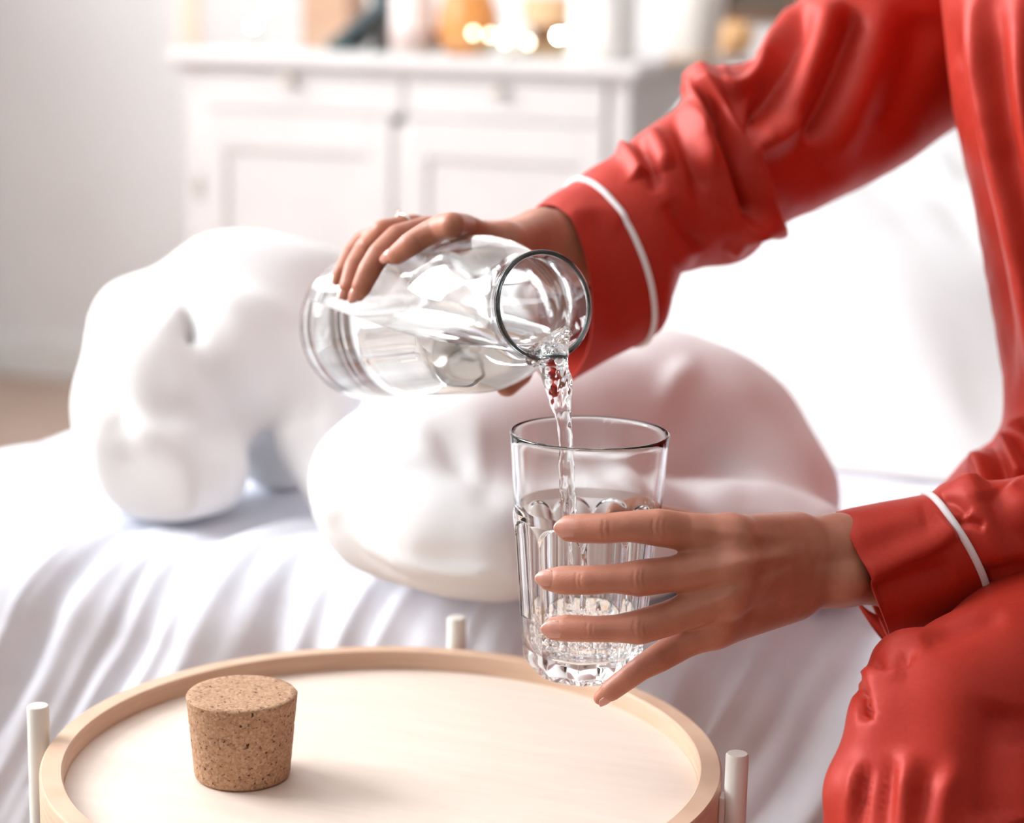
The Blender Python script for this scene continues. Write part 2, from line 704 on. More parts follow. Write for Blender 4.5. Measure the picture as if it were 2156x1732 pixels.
window('window_1', 'x', XL, .13, 1.87, 1.2, 2.80, 2, 2)
window('window_added', 'x', XL, 2.33, 3.57, 1.2, 2.80, 2, 2)  # made-up window frame round the added fill lamp
window('window_2', 'y', YF, -1.36, -.44, 1.13, 2.37, 2, 3)
struct(box('trim_1', (XL, .08, 1.165), (XL + 0.08, 1.92, 1.2), M['trim'], bevel=0.004))
struct(box('trim_added', (XL, 2.28, 1.165), (XL + 0.08, 3.62, 1.20), M['trim'], bevel=0.004))  # sill of the made-up second left window
struct(box('baseboard_back', (XL, YB - 0.016, 0), (XR, YB, 0.10), M['trim'], bevel=0.003))
struct(box('baseboard_left', (XL, YF, 0), (XL + 0.016, YB - 0.016, 0.10), M['trim'], bevel=0.003))

# ------------------------------------------------------------------ dresser (front plane y = 3.3)
DX0, DX1, DYF, DTOP = -1.875, -0.99, 3.30, 0.818
dresser = tag(empty('dresser', ((DX0 + DX1) / 2, 3.68, 0)), 'white painted wooden dresser with two drawers over two panelled doors against the back wall', 'dresser')


def dpart(name, lo, hi, m, bevel=0.003, parent=None):
    p = parent or dresser
    return box(name, lo, hi, m, p, bevel)


bm = bmesh.new()
bm_box(bm, (DX0 + .012, DYF + .02, .06), (DX0 + .035, 4.07, DTOP - .024), .002)
bm_box(bm, (DX1 - .035, DYF + .02, .06), (DX1 - .012, 4.07, DTOP - .024), .002)
bm_box(bm, (DX0 + .035, 4.05, .06), (DX1 - .035, 4.07, DTOP - .024))
bm_box(bm, (DX0 + .035, DYF + .03, .06), (DX1 - .035, 4.05, .08))
bm_box(bm, (DX0 + .012, DYF + .012, .0), (DX0 + .07, 4.06, .06), .002)
bm_box(bm, (DX1 - .07, DYF + .012, .0), (DX1 - .012, 4.06, .06), .002)
XM = -1.425
# face frame
for x0, x1, z0, z1 in ((DX0 + .012, DX0 + .05, .06, DTOP - .024), (DX1 - .05, DX1 - .012, .06, DTOP - .024),
                       (XM - .02, XM + .02, .06, DTOP - .024), (DX0 + .05, DX1 - .05, DTOP - .036, DTOP - .024),
                       (DX0 + .05, DX1 - .05, .695, .722), (DX0 + .05, DX1 - .05, .06, .10)):
    bm_box(bm, (x0, DYF + .01, z0), (x1, DYF + .03, z1), .001)
from_bm('carcass', bm, M['dresser'], dresser)
dpart('dresser_top', (DX0 - .012, DYF - .022, DTOP - .024), (DX1 + .012, 4.085, DTOP), M['dresser'], .006)
dpart('top_moulding', (DX0, DYF - .006, DTOP - .037), (DX1, DYF + .03, DTOP - .024), M['dresser'], .004)


def knob(x, z, par):
    prof = [(0, -.001), (.005, -.001), (.005, .012), (.010, .015), (.0125, .020), (.011, .026), (.006, .029), (0, .030)]
    V, q, t = lathe_np(prof, 24)
    V = np.stack([V[:, 0] + x, DYF - V[:, 2] + .001, V[:, 1] + z], -1)
    me = mesh_np('knob', V, [q, t])
    fix_normals(me)
    return link('knob', me, M['knob'], par)


for i, (x0, x1) in enumerate(((DX0 + .053, XM + .004), (XM + .010, DX1 - .053))):
    d = dpart('drawer', (x0, DYF, .7115), (x1, DYF + .30, DTOP - .040), M['dresser'], .004)
    kx = on_plane((615, 1055)[i], (167, 190)[i], 1, DYF)
    knob(kx[0], kx[2], d)
for i, (x0, x1) in enumerate(((DX0 + .053, XM - .018), (XM + .006, DX1 - .053))):
    bm = bmesh.new()
    z0, z1, w = .105, .7085, .045
    bm_box(bm, (x0, DYF, z0), (x0 + w, DYF + .02, z1), .002)
    bm_box(bm, (x1 - w, DYF, z0), (x1, DYF + .02, z1), .002)
    bm_box(bm, (x0 + w, DYF, z0), (x1 - w, DYF + .02, z0 + w), .002)
    bm_box(bm, (x0 + w, DYF, z1 - .068), (x1 - w, DYF + .02, z1), .002)
    d = from_bm('door', bm, M['dresser'], dresser)
    dpart('door_panel', (x0 + w - .004, DYF + .009, z0 + w - .004), (x1 - w + .004, DYF + .016, z1 - .064), M['dresser'], .001, d)
    if i == 0:
        e = on_plane(415, 390, 1, DYF)
        dpart('keyhole_plate', (e[0] - .006, DYF - .003, e[2] - .022), (e[0] + .006, DYF + .001, e[2] + .022), M['knob'], .002, d)
    else:
        dpart('keyhole_plate', (x0 + .016, DYF - .003, .42), (x0 + .028, DYF + .001, .464), M['knob'], .002, d)

# ------------------------------------------------------------------ things on the dresser
def place(name, label, cat, px, ybase=None, depth=0.0, group=None):
    """Empty standing on the dresser top under photo column px, depth metres behind the front edge."""
    q = on_plane(px, 90, 1, DYF + depth)
    return tag(empty(name, (q[0], DYF + depth, DTOP), 0), label, cat, group)


def at_lathe(name, prof, m, root, n=48, dx=0, dy=0, rx=0.0, ry=0.0, dz=0.0):
    V, q, t = lathe_np(prof, n)
    me = mesh_np(name, V, [q, t])
    fix_normals(me)
    o = link(name, me, m)
    o.parent = root
    o.location = (dx, dy, dz)
    o.rotation_euler = (rx, ry, 0)
    return o


def at_box(name, lo, hi, m, root, bevel=.002, rz=0.0, ry=0.0, loc=(0, 0, 0)):
    o = box(name, lo, hi, m, None, bevel)
    o.parent = root
    o.location = loc
    o.rotation_euler = (0, ry, rz)
    return o


M['tan'] = noise_mat('tan_card', (.56, .34, .23), (.62, .39, .27), 20, 0.8)
M['peach'] = mat('peach_card', (.82, .58, .46), 0.8)
M['teal'] = mat('dark_teal_cover', (.055, .085, .095), 0.5)
M['black'] = mat('near_black', (.03, .025, .02), 0.5)
M['pinkwhite'] = mat('pinkish_white_ceramic', (.82, .72, .69), 0.35)
M['mauve'] = mat('mauve_label', (.55, .43, .40), 0.6)
M['orange'] = noise_mat('orange_glaze', (.62, .24, .06), (.72, .32, .10), 8, 0.35)
M['brown'] = mat('dark_brown', (.16, .07, .03), 0.5)
M['white_ceramic'] = mat('white_ceramic', (.86, .84, .82), 0.3)
M['offwhite'] = mat('off_white_fabric', (.80, .76, .71), 0.8)
M['apricot'] = noise_mat('apricot_skin', (.76, .42, .18), (.82, .50, .25), 10, 0.5)
M['tanpot'] = noise_mat('woven_tan', (.55, .35, .19), (.72, .50, .32), 60, 0.8, .5, 90)
M['wire'] = mat('green_wire', (.25, .42, .34), 0.5)
bulb = bpy.data.materials.new('lit_bulb')
bulb.use_nodes = True
bulb.node_tree.nodes.clear()
_e = bulb.node_tree.nodes.new('ShaderNodeEmission')
_e.inputs['Color'].default_value = (1.0, .80, .58, 1)
_e.inputs['Strength'].default_value = 110.0
_o = bulb.node_tree.nodes.new('ShaderNodeOutputMaterial')
bulb.node_tree.links.new(_e.outputs[0], _o.inputs[0])
M['bulb'] = bulb
dim = bulb.copy()
dim.name = 'dim_bulb'
dim.node_tree.nodes['Emission'].inputs['Strength'].default_value = 16.0
M['dim'] = dim

r = place('greeting_card', 'peach folded greeting card standing at left end of dresser top', 'card', 392, depth=.22)
at_box('cover', (-.032, -.002, 0), (.032, 0, .11), M['peach'], r, .0005)
at_box('back_leaf', (-.032, 0, 0), (.032, .002, .11), M['pinkwhite'], r, .0005, rz=math.radians(14))

r = place('cardboard_box', 'tan cardboard box behind the leaning dark book on dresser', 'box', 690, depth=.46)
at_box('carton', (-.045, -.03, 0), (.060, .06, .14), M['tan'], r, .002)
at_box('lid', (-.048, -.033, .12), (.063, .063, .145), M['tan'], r, .002)

r = place('leaning_book', 'dark teal hardback book leaning at an angle on dresser', 'book', 750, depth=.27)
r.rotation_euler = (0, math.radians(-0), 0)
b_ = at_box('cover', (-.008, -.07, 0), (.010, .07, .20), M['teal'], r, .003, ry=math.radians(52), loc=(-.03, 0, .006))
p_ = at_box('pages', (-.005, -.067, .004), (.007, .0705, .196), M['offwhite'], r, .001, ry=math.radians(52), loc=(-.03, 0, .006))
b2 = at_box('book_stand', (.055, -.05, 0), (.066, .07, .15), M['black'], r, .002)

r = place('storage_jar', 'pinkish white ceramic jar with mauve band between dark book and orange pot', 'jar', 868, depth=.15)
at_lathe('jar_body', [(0, 0), (.038, 0), (.040, .004), (.040, .105), (.036, .112), (0, .112)], M['pinkwhite'], r)
at_lathe('band', [(.0402, .004), (.0408, .005), (.0408, .042), (.0402, .043)], M['mauve'], r)
at_lathe('lid', [(0, .112), (.037, .112), (.037, .124), (.010, .128), (.008, .138), (0, .140)], M['pinkwhite'], r)

r = place('orange_pot', 'round glossy orange pot on dresser top', 'pot', 985, depth=.17)
at_lathe('pot_body', [(0, 0), (.035, 0), (.048, .012), (.057, .045), (.054, .08), (.044, .105), (.042, .115), (.039, .115), (.041, .104), (.05, .08), (0, .02)], M['orange'], r)
at_lathe('foot_ring', [(.030, -.0005), (.038, 0), (.041, .006), (.034, .006)], M['brown'], r)
at_box('handle', (-.066, -.006, .008), (-.054, .006, .045), M['brown'], r, .004)

r = place('white_bauble', 'white ball ornament between orange pot and woven basket', 'ornament', 1086, depth=.12)
at_lathe('ball', [(0.0315 * math.sin(a), .036 - 0.0315 * math.cos(a)) for a in np.linspace(0, math.pi, 24)], M['white_ceramic'], r)
at_lathe('stand', [(.016, 0), (.020, 0), (.020, .006), (.015, .009)], M['brown'], r)

r = place('woven_basket', 'small tan woven basket with dark stripe beside big white vase', 'basket', 1150, depth=.2)
at_lathe('weave', [(0, 0), (.034, 0), (.042, .02), (.044, .08), (.047, .11), (.043, .11), (.040, .08), (.037, .01), (0, .008)], M['tanpot'], r)
at_lathe('dark_band', [(.0425, .026), (.0445, .028), (.0455, .056), (.044, .058)], M['brown'], r)

r = place('white_vase', 'big plain white vase near right end of dresser', 'vase', 1268, depth=.15)
at_lathe('vase_body', [(0, 0), (.054, 0), (.060, .006), (.062, .10), (.058, .17), (.035, .22), (.033, .25), (.036, .26), (.031, .26), (.029, .22), (.05, .17), (.055, .05), (0, .02)], M['white_ceramic'], r)

r = place('plant_pot', 'off-white tapered flower pot at right end of dresser top', 'flower pot', 1462, depth=.19)
at_lathe('pot_body', [(0, 0), (.036, 0), (.040, .004), (.054, .11), (.056, .125), (.052, .125), (.048, .10), (0, .09)], M['offwhite'], r)
at_lathe('saucer', [(0, -.0003), (.044, -.0003), (.052, .008), (.049, .009), (.043, .004), (0, .004)], M['tanpot'], r)

r = place('gourd', 'apricot coloured gourd at the back right corner of the dresser, below the dark picture', 'gourd', 1545, depth=.62)
nn = 40
V, q, t = lathe_np([(0.042 * math.sin(a) * (1 - .12 * math.cos(a)), .036 - 0.036 * math.cos(a)) for a in np.linspace(0, math.pi, 26)], 60)
an = np.arctan2(V[:, 1], V[:, 0])
V[:, :2] *= (1 + .04 * np.cos(8 * an))[:, None]
g = link('flesh', mesh_np('flesh', V, [q, t]), M['apricot'])
g.parent = r
at_lathe('stem', [(.006, .068), (.004, .078), (.005, .09), (0, .092)], M['brown'], r, 12)

q = on_plane(1600, 46, 1, YB)
r = tag(empty('picture_frame', (q[0], YB - .0105, q[2])), 'dark brown picture frame hanging on the back wall above the apricot gourd', 'picture frame')
bm = bmesh.new()
for lo, hi in (((-.085, -.01, 0), (-.065, .008, .26)), ((.065, -.01, 0), (.085, .008, .26)), ((-.065, -.01, 0), (.065, .008, .02)), ((-.065, -.01, .24), (.065, .008, .26))):
    bm_box(bm, lo, hi, .002)
o = from_bm('frame', bm, M['brown'])
o.parent = r
at_box('backing', (-.066, .0, .018), (.066, .006, .242), mat('dark_print', (.09, .06, .04), .5), r, .0)

# fairy lights: one string, wire and bulbs
string = tag(empty('fairy_lights', tuple(on_plane(800, 88, 1, DYF + .06))), 'string of warm fairy lights lying along the dresser top', 'string lights')
bulbs = [(533, 53, .05, 1), (570, 15, .05, 1), (1176, 76, .04, 1), (1197, 74, .05, 1), (1063, 88, .05, 0), (1112, 90, .06, 0), (1032, 74, .055, 0), (1066, 70, .05, 0), (996, 70, .06, 0)]
wire_pts = []
for i, (px, py, dep, on) in enumerate(bulbs):
    q = on_plane(px, py, 1, DYF + dep)
    q[2] = max(q[2], DTOP + .007)
    V, qq, tt = lathe_np([(0, -.0045), (.003, -.0035), (.0042, 0), (.0038, .003), (.002, .0055), (0, .006)], 12)
    me = mesh_np('bulb', V + q, [qq, tt])
    fix_normals(me)
    bo = link('bulb', me, M['bulb'] if on else M['dim'], string)
    V, qq, tt = lathe_np([(0, -.012), (.0028, -.012), (.0032, -.0045), (0, -.004)], 10)
    me = mesh_np('socket', V + q, [qq, tt])
    fix_normals(me)
    link('socket', me, M['wire'], bo)
    wire_pts.append(q - np.array([0, 0, .011]))
order = sorted(range(len(bulbs)), key=lambda i: wire_pts[i][0])
wp = []
for a, b in zip(order[:-1], order[1:]):
    wp.append(wire_pts[a])
    m_ = (wire_pts[a] + wire_pts[b]) / 2
    m_[2] = DTOP + .003
    m_[1] = DYF + .045
    wp.append(m_)
wp.append(wire_pts[order[-1]])
wp = [np.array([p[0], p[1], max(p[2], DTOP + .002)]) for p in wp]
tube('wire', catmull(wp, 120), .0013, M['wire'], string, 6)

# ------------------------------------------------------------------ bed
BZ = 0.50            # top of the sheet
BX0, BX1, BY0, BY1 = -1.06, 1.05, 1.25, 2.95
bed = tag(empty('bed', (0, 2.1, 0)), 'low bed with a white mattress under the wrinkled white sheet', 'bed')
box('mattress', (BX0 + .03, BY0 + .035, .27), (BX1 - .03, BY1 - .02, BZ - .02), M['mattress'], bed, .05, 4)
box('bed_base', (BX0 + .04, BY0 + .05, .10), (BX1 - .04, BY1 - .03, .27), M['trim'], bed, .01)
for x in (BX0 + .10, BX1 - .10):
    for y in (BY0 + .12, BY1 - .12):
        lathe('leg', [(0, 0), (.02, 0), (.026, .10), (0, .10)], M['trim'], bed, 20).location = (x, y, 0)

# sheet: a grid that lies on the mattress and hangs over the front and the left side
nu, nv = 620, 420
us = np.linspace(BX0 - .36, BX1 + .02, nu)
vs = np.concatenate([np.linspace(0, .55, 300), np.linspace(.556, 1.95, nv - 300)]) - .40
Ug, Vg = np.meshgrid(us, vs, indexing='ij')
RB = .055


def bend(t, edge):
    """arc length beyond a rounded edge: returns (offset along the surface axis, drop)."""
    s = edge - t                               # >0 beyond the edge
    a = np.clip((s + RB) / (RB * math.pi / 2) * (math.pi / 2) * 1.0, 0, math.pi / 2)
    pos = np.where(s < -RB, t, (edge + RB) - RB * np.sin(a))
    drop = np.where(s < -RB, 0, RB * (1 - np.cos(a)))
    ext = np.maximum(s + RB - RB * math.pi / 2, 0)
    return pos, drop + ext, ext


X, dX, eX = bend(Ug, BX0)
Y, dY, eY = bend(Vg + BY0, BY0)
Z = np.maximum(BZ - dX - dY, .045)
hang = np.clip(eY / .12, 0, 1)
# gathers in the cloth run slanting down the drop
ph = Ug - .34 * Vg + .02 * fbm(np.stack([Ug * 5, Vg * 5, 0 * Ug], -1), 3)
g1 = fbm(np.stack([ph * 20, Vg * 1.6, 0 * Ug + 4], -1), 11, 2)
g2 = fbm(np.stack([ph * 50, Vg * 3.0, 0 * Ug + 9], -1), 21, 2)
ridge = 1 - np.abs(fbm(np.stack([ph * 26, Vg * 2.2, 0 * Ug + 2], -1), 31, 2)) * 1.6
near = np.clip((.40 - Vg) / .35, 0, 1)
amp = .0012 + .0015 * near + .005 * np.clip((.12 - Vg) / .2, 0, 1) + .0045 * hang
disp = amp * (1.0 * g1 + .6 * g2 + .9 * ridge)
soft = .010 * fbm(np.stack([Ug * 5, Vg * 6, 0 * Ug], -1), 5, 2) * np.clip(.1 + near, 0, 1)
disp = disp + soft * (1 - hang * .5)
Vt = np.stack([X, Y, Z], -1).reshape(-1, 3)
i = np.arange(nu - 1)[:, None] * nv
j = np.arange(nv - 1)[None, :]
q = np.stack([i + j, i + nv + j, i + nv + j + 1, i + j + 1], -1).reshape(-1, 4)
N = vnormals(Vt, q)
if N[nu // 2 * nv + nv - 5][2] < 0:
    N = -N
    q = q[:, ::-1]
flare = np.clip((-Vg) / .4, 0, 1) * .05
Vt = Vt + N * (disp + .008).reshape(-1, 1) + np.array([0, -1, 0]) * flare.reshape(-1, 1)
sheet_o = link('bed_sheet', mesh_np('bed_sheet', Vt, [q]), M['sheet'])
tag(sheet_o, 'crinkled white cotton bed sheet hanging in gathers over the bed edge', 'bed sheet')
SHEET_Z = BZ + .016

# duvet heaped at the back right of the bed
nu, nv = 260, 170
us = np.linspace(-.86, 1.02, nu)
vs = np.linspace(1.72, 2.92, nv)
Ug, Vg = np.meshgrid(us, vs, indexing='ij')
w_ = fbm(np.stack([Ug * 2.2, Vg * 2.2, 0 * Ug], -1), 41, 3)
rise = np.clip((Vg - 1.72 - .05 * w_) / .85, 0, 1)
rise = rise * rise * (3 - 2 * rise)
side = np.clip((Ug + .86) / .22, 0, 1)
side = side * side * (3 - 2 * side)
sl = Ug * .9 + Vg * .5
_s = np.clip((Vg - 1.72) / .3, 0, 1)
hgt = (.05 * _s * _s * (3 - 2 * _s) + .265 * rise) * side
hgt = hgt + (.022 * fbm(np.stack([sl * 6, (Vg - Ug * .4) * 2.2, 0 * Ug], -1), 51, 3)) * side * np.clip((Vg - 1.72) / .25, 0, 1)
Zt = SHEET_Z - .003 + np.maximum(hgt, 0)
Vt = np.stack([Ug, Vg, Zt], -1).reshape(-1, 3)
Vb = np.stack([Ug, Vg, 0 * Zt + SHEET_Z - .006], -1).reshape(-1, 3)
i = np.arange(nu - 1)[:, None] * nv
j = np.arange(nv - 1)[None, :]
q = np.stack([i + j, i + nv + j, i + nv + j + 1, i + j + 1], -1).reshape(-1, 4)
rim = [k * nv for k in range(nu)] + [(nu - 1) * nv + k for k in range(1, nv)] + [k * nv + nv - 1 for k in range(nu - 2, -1, -1)] + [k for k in range(nv - 2, 0, -1)]
m_ = nu * nv
side_q = [(rim[(k + 1) % len(rim)], rim[k], rim[k] + m_, rim[(k + 1) % len(rim)] + m_) for k in range(len(rim))]
o = link('duvet', mesh_np('duvet', np.concatenate([Vt, Vb]), [q, q[:, ::-1] + m_, np.array(side_q)]), M['duvet'])
tag(o, 'thick white duvet heaped up at the back of the bed behind the red sleeve', 'duvet')


def soft_lump(name, balls, lo, hi, vox, k, strokes, label, cat, seed, wr=.0025, smooth=3, soft=.6):
    fld = Field(lo, hi, vox)
    for b in balls:
        if len(b) == 4:
            px, py, rp, Z = b
            fld.ball(P(px, py, Z), rp / FPX * Z, k)
        else:
            px, py, rp, Z, px2, py2, rp2, Z2 = b
            fld.cone(P(px, py, Z), P(px2, py2, Z2), rp / FPX * Z, rp2 / FPX * Z2, k)
    fld.above(SHEET_Z - .005, .022)
    V, q = fld.mesh(smooth)
    N = vnormals(V, q)
    wv = V + .03 * np.stack([fbm(V * 5, seed + 1, 2), fbm(V * 5, seed + 2, 2), fbm(V * 5, seed + 3, 2)], -1)
    crumple = 1 - 2.2 * np.abs(vnoise(wv * np.array([9, 9, 6]), seed + 7))
    V = V + N * (wr * fbm(V * 8, seed, 3) + .0012 * crumple)[:, None]
    V = folds(V, vnormals(V, q), [(st_[0], st_[1], st_[2], st_[3] * soft, st_[4] if len(st_) > 4 else .45) for st_ in strokes])
    V[:, 2] = np.maximum(V[:, 2], SHEET_Z - .005)
    o = link(name, mesh_np(name, V, [q]), M['cotton'])
    tag(o, label, cat)
    return o


soft_lump('folded_duvet',
          [(345, 850, 190, 1.60), (330, 960, 128, 1.57), (318, 1050, 82, 1.53, 440, 1010, 86, 1.55), (300, 690, 112, 1.64), (490, 645, 160, 1.68), (620, 660, 148, 1.68),
           (575, 920, 95, 1.70), (590, 1030, 75, 1.67), (665, 800, 112, 1.63), (662, 940, 76, 1.58, 682, 1050, 46, 1.55), (450, 790, 130, 1.62), (560, 735, 122, 1.65), (700, 640, 100, 1.72)],
          (-1.25, 1.30, .47), (-.35, 2.05, .90), .007, .035,
          [([(388, 640), (402, 668), (420, 705)], 9, 12, -.024, .3), ([(392, 655), (420, 740), (480, 820), (545, 900)], 26, 44, -.018, .15), ([(455, 640), (505, 730), (545, 860)], 44, 26, .010),
           ([(330, 700), (350, 800), (390, 890)], 34, 50, -.008), ([(215, 960), (300, 915), (430, 960)], 34, 34, .008),
           ([(320, 880), (400, 870), (500, 960)], 30, 34, -.008), ([(640, 760), (655, 900), (640, 1000)], 26, 34, -.010),
           ([(390, 640), (520, 630), (660, 690)], 26, 40, .012), ([(200, 780), (250, 860), (290, 1000)], 22, 34, -.010),
           ([(420, 980), (470, 900), (480, 1000)], 20, 26, -.008)],
          'plump white duvet folded into an arch at the left of the bed', 'duvet', 61)

soft_lump('pillow',
          [(880, 1060, 190, 1.40), (1000, 990, 215, 1.42), (1180, 960, 235, 1.46), (1370, 900, 215, 1.52), (1520, 950, 190, 1.52),
           (1640, 1050, 130, 1.48), (1060, 1148, 128, 1.335), (930, 1130, 120, 1.35), (1300, 1140, 155, 1.36), (1520, 1150, 150, 1.40), (1700, 1180, 130, 1.40), (800, 1010, 130, 1.42), (1380, 760, 60, 1.62)],
          (-.75, 1.17, .47), (.25, 1.85, .85), .006, .035,
          [([(680, 1050), (760, 1140), (880, 1195), (1000, 1205), (1120, 1200)], 10, 26, .007, .1), ([(690, 1075), (770, 1165), (880, 1222), (1000, 1235), (1120, 1232)], 18, 8, -.006, .1),
           ([(900, 860), (950, 960), (1060, 1080)], 40, 20, -.007), ([(1000, 860), (1010, 960), (990, 1080)], 20, 40, .006),
           ([(1180, 850), (1280, 990), (1400, 1060)], 30, 30, -.008), ([(1300, 880), (1400, 960), (1560, 900)], 25, 30, .009), ([(1440, 920), (1540, 1000), (1680, 1080)], 20, 40, -.008),
           ([(1380, 900), (1420, 800), (1480, 760)], 25, 30, .008), ([(1460, 1040), (1580, 1010), (1700, 1060)], 20, 30, .007), ([(780, 1000), (860, 960), (950, 1000)], 25, 25, .005)],
          'big soft white pillow lying on the sheet behind the drinking glass', 'pillow', 71)

# ------------------------------------------------------------------ tray table
TC, TR, TZ = np.array([-.424, .968]), .188, .50       # centre, outer radius, rim height
FZ = TZ - .0115
table = tag(empty('tray_table', (TC[0], TC[1], 0)), 'round birch tray table with raised bentwood rim on four white poles', 'table')
o = lathe('tray_rim', [(TR - .0125, FZ - .020), (TR, FZ - .020), (TR, TZ - .0015), (TR - .0012, TZ), (TR - .0115, TZ), (TR - .0125, TZ - .0012)], M['rim'], table, 220, True)
o.location = (0, 0, 0)


def at_table(o):
    o.matrix_parent_inverse = Matrix.Identity(4)
    return o


at_table(o)
sharp(o, 50)
o = at_table(lathe('tray_floor', [(0, FZ), (TR - .0127, FZ), (TR - .0127, FZ - .012), (0, FZ - .012)], M['birch'], table, 200))
sharp(o, 40)
o = at_table(lathe('under_ring', [(TR - .035, FZ - .030), (TR - .0135, FZ - .030), (TR - .0135, FZ - .0125), (TR - .035, FZ - .0125)], M['rim'], table, 160, True))
sharp(o, 40)
PR = .0062
for deg in (8.5, 100.0, 196.5, 282.0):
    a = math.radians(deg)
    rr = TR + PR + .0022
    leg = lathe('leg', [(0, 0), (PR - .001, 0), (PR, .001), (PR, TZ + .0175), (PR - .0008, TZ + .0185), (0, TZ + .0185)], M['white_metal'], table, 36)
    at_table(leg)
    leg.location = (rr * math.cos(a), rr * math.sin(a), 0)
    sharp(leg, 50)
    br = box('bracket', (-.0016, -.005, TZ - .022), (.0016, .005, TZ - .006), M['bracket'], None, .0006)
    br.parent = leg
    br.location = (-(PR + .0006) * math.cos(a), -(PR + .0006) * math.sin(a), 0)
    br.rotation_euler = (0, 0, a)

# ------------------------------------------------------------------ cork stopper on the tray
cb = np.array([-.494, .932, FZ + .0004])
H_C, RBOT, RTOP = .0475, .0262, .0305
rings = [(0, 0), (RBOT - .0012, 0), (RBOT, .0012)]
rings += [(RBOT + (RTOP - RBOT) * t, H_C * t) for t in np.linspace(.05, .96, 26)]
rings += [(RTOP, H_C - .001), (RTOP - .0009, H_C), (RTOP - .004, H_C), (RTOP * .5, H_C), (0, H_C)]
V, q, t = lathe_np(rings, 150)
n_ = fbm(V * 600, 5, 2)
rad = np.hypot(V[:, 0], V[:, 1]) + 1e-9
wob = np.where((V[:, 2] > .002) & (V[:, 2] < H_C - .0005), .00016 * n_ - .0005 * (np.abs(V[:, 2] - .030) < .0012), 0)
V[:, :2] *= (1 + wob / rad)[:, None]
me = mesh_np('cork_stopper', V + cb, [q, t])
fix_normals(me)
o = link('cork_stopper', me, M['cork'])
sharp(o, 50)
tag(o, 'tapered cork stopper standing on the birch tray', 'cork stopper')

# ------------------------------------------------------------------ carafe, held almost level
K_B, K_M = P(761, 690, 1.29), P(1148, 643, 1.09)      # centre of base, centre of mouth
K_A = nrm(K_M - K_B)
K_L = float(np.linalg.norm(K_M - K_B))
K_R = .0462
RM = .0310
_x = nrm(np.cross(np.array([0, 0, 1.0]), K_A))
_yv = np.cross(K_A, _x)
K_MAT = np.stack([_x, _yv, K_A], 1)                   # local -> world


def kw(V):
    return np.asarray(V) @ K_MAT.T + K_B


def shoulder(t, r):
    return r


sh = [(K_R, .150), (.0459, .157), (.0450, .165), (.0432, .174), (.0405, .184), (.0370, .194), (.0334, .203), (.0308, .211), (.0298, .218), (.0300, .224), (.0306, K_L - .0022)]
_t = catmull(np.array(sh), 48)
outer = [(0, .0030), (.020, .0024), (.032, .0012), (.038, 0.0), (.0415, .0003), (.0445, .0022), (.0458, .0055), (K_R, .010), (K_R, .05), (K_R, .10)] + [tuple(p) for p in _t]
TH = .0026
inner = []
for k in range(len(_t) - 1, -1, -1):
    a = _t[min(k + 1, len(_t) - 1)] - _t[max(k - 1, 0)]
    nn_ = np.array([a[1], -a[0]]) / np.hypot(*a)
    inner.append(tuple(_t[k] - TH * np.abs(nn_) * np.array([1, np.sign(nn_[1])])))
inner_body = [(K_R - TH, .10), (K_R - TH, .05), (K_R - TH, .016), (.0425, .0115), (.0405, .0088), (.036, .0075), (.022, .0090), (0, .0098)]
V, q, t = lathe_np(outer + inner + inner_body, 160)
me = mesh_np('carafe', kw(V), [q, t])
fix_normals(me)
carafe = link('carafe', me, M['glass'])
tag(carafe, 'clear glass carafe tipped in the right hand, pouring water', 'carafe')
lipv = [(.0306 - .0026 + .0013 + .00145 * math.cos(a), K_L - .0012 + .0015 * math.sin(a)) for a in np.linspace(0, 2 * math.pi, 14, endpoint=False)]
V, q, t = lathe_np(lipv, 160, True)
me = mesh_np('rim', kw(V), [q, t])
fix_normals(me)
rim_o = link('rim', me, M['glass_rim'], carafe)
rim_o['label'] = 'blue tinted rim'

up_p = nrm(np.array([0, 0, 1.0]) - K_A[2] * K_A)
LIP = K_M - up_p * (RM - .0015)
ZW = LIP[2] + .0045
# water inside: the inner surface cut level
inn = [(max(r + .0002, 0), z) for r, z in (inner + inner_body)]
inn[0] = (inn[0][0], K_L - .001)
V, q, t = lathe_np([(0, K_L - .012), (.010, K_L - .0115), (.018, K_L - .0095), (.024, K_L - .006), (.0268, K_L - .0032)] + inn[2:-1] + [(0, .0096)], 256)
bm = bmesh.new()
me = mesh_np('tmp', kw(V), [q, t])
bm.from_mesh(me)
bpy.data.meshes.remove(me)
res = bmesh.ops.bisect_plane(bm, geom=bm.verts[:] + bm.edges[:] + bm.faces[:], plane_co=(0, 0, ZW), plane_no=(0, 0, 1), clear_outer=True)
edges = [e for e in res['geom_cut'] if isinstance(e, bmesh.types.BMEdge)]
for e in edges:
    e.smooth = False
bmesh.ops.holes_fill(bm, edges=edges, sides=0)
bmesh.ops.triangulate(bm, faces=[f for f in bm.faces if len(f.verts) > 4])
bmesh.ops.recalc_face_normals(bm, faces=bm.faces)
o = from_bm('carafe_water', bm, M['water'], None, True)
sharp(o, 40)
tag(o, 'clear water half filling the tipped carafe', 'water')


def cyl(px, py, rr):
    """Point on the camera ray through (px, py) at distance rr from the carafe axis (near side)."""
    d = nrm(P(px, py, 1.0) - C)
    w0 = C - K_B
    dp = d - (d @ K_A) * K_A
    wp_ = w0 - (w0 @ K_A) * K_A
    a, b, c = dp @ dp, 2 * dp @ wp_, wp_ @ wp_ - rr * rr
    disc = b * b - 4 * a * c
    tt_ = (-b - math.sqrt(max(disc, 0))) / (2 * a)
    return C + tt_ * d


def push(p, rr, base=None, axis=None):
    base = K_B if base is None else base
    axis = K_A if axis is None else axis
    w = p - base
    r_ = w - (w @ axis) * axis
    l = np.linalg.norm(r_)
    return p + r_ / l * (rr - l) if l < rr else p


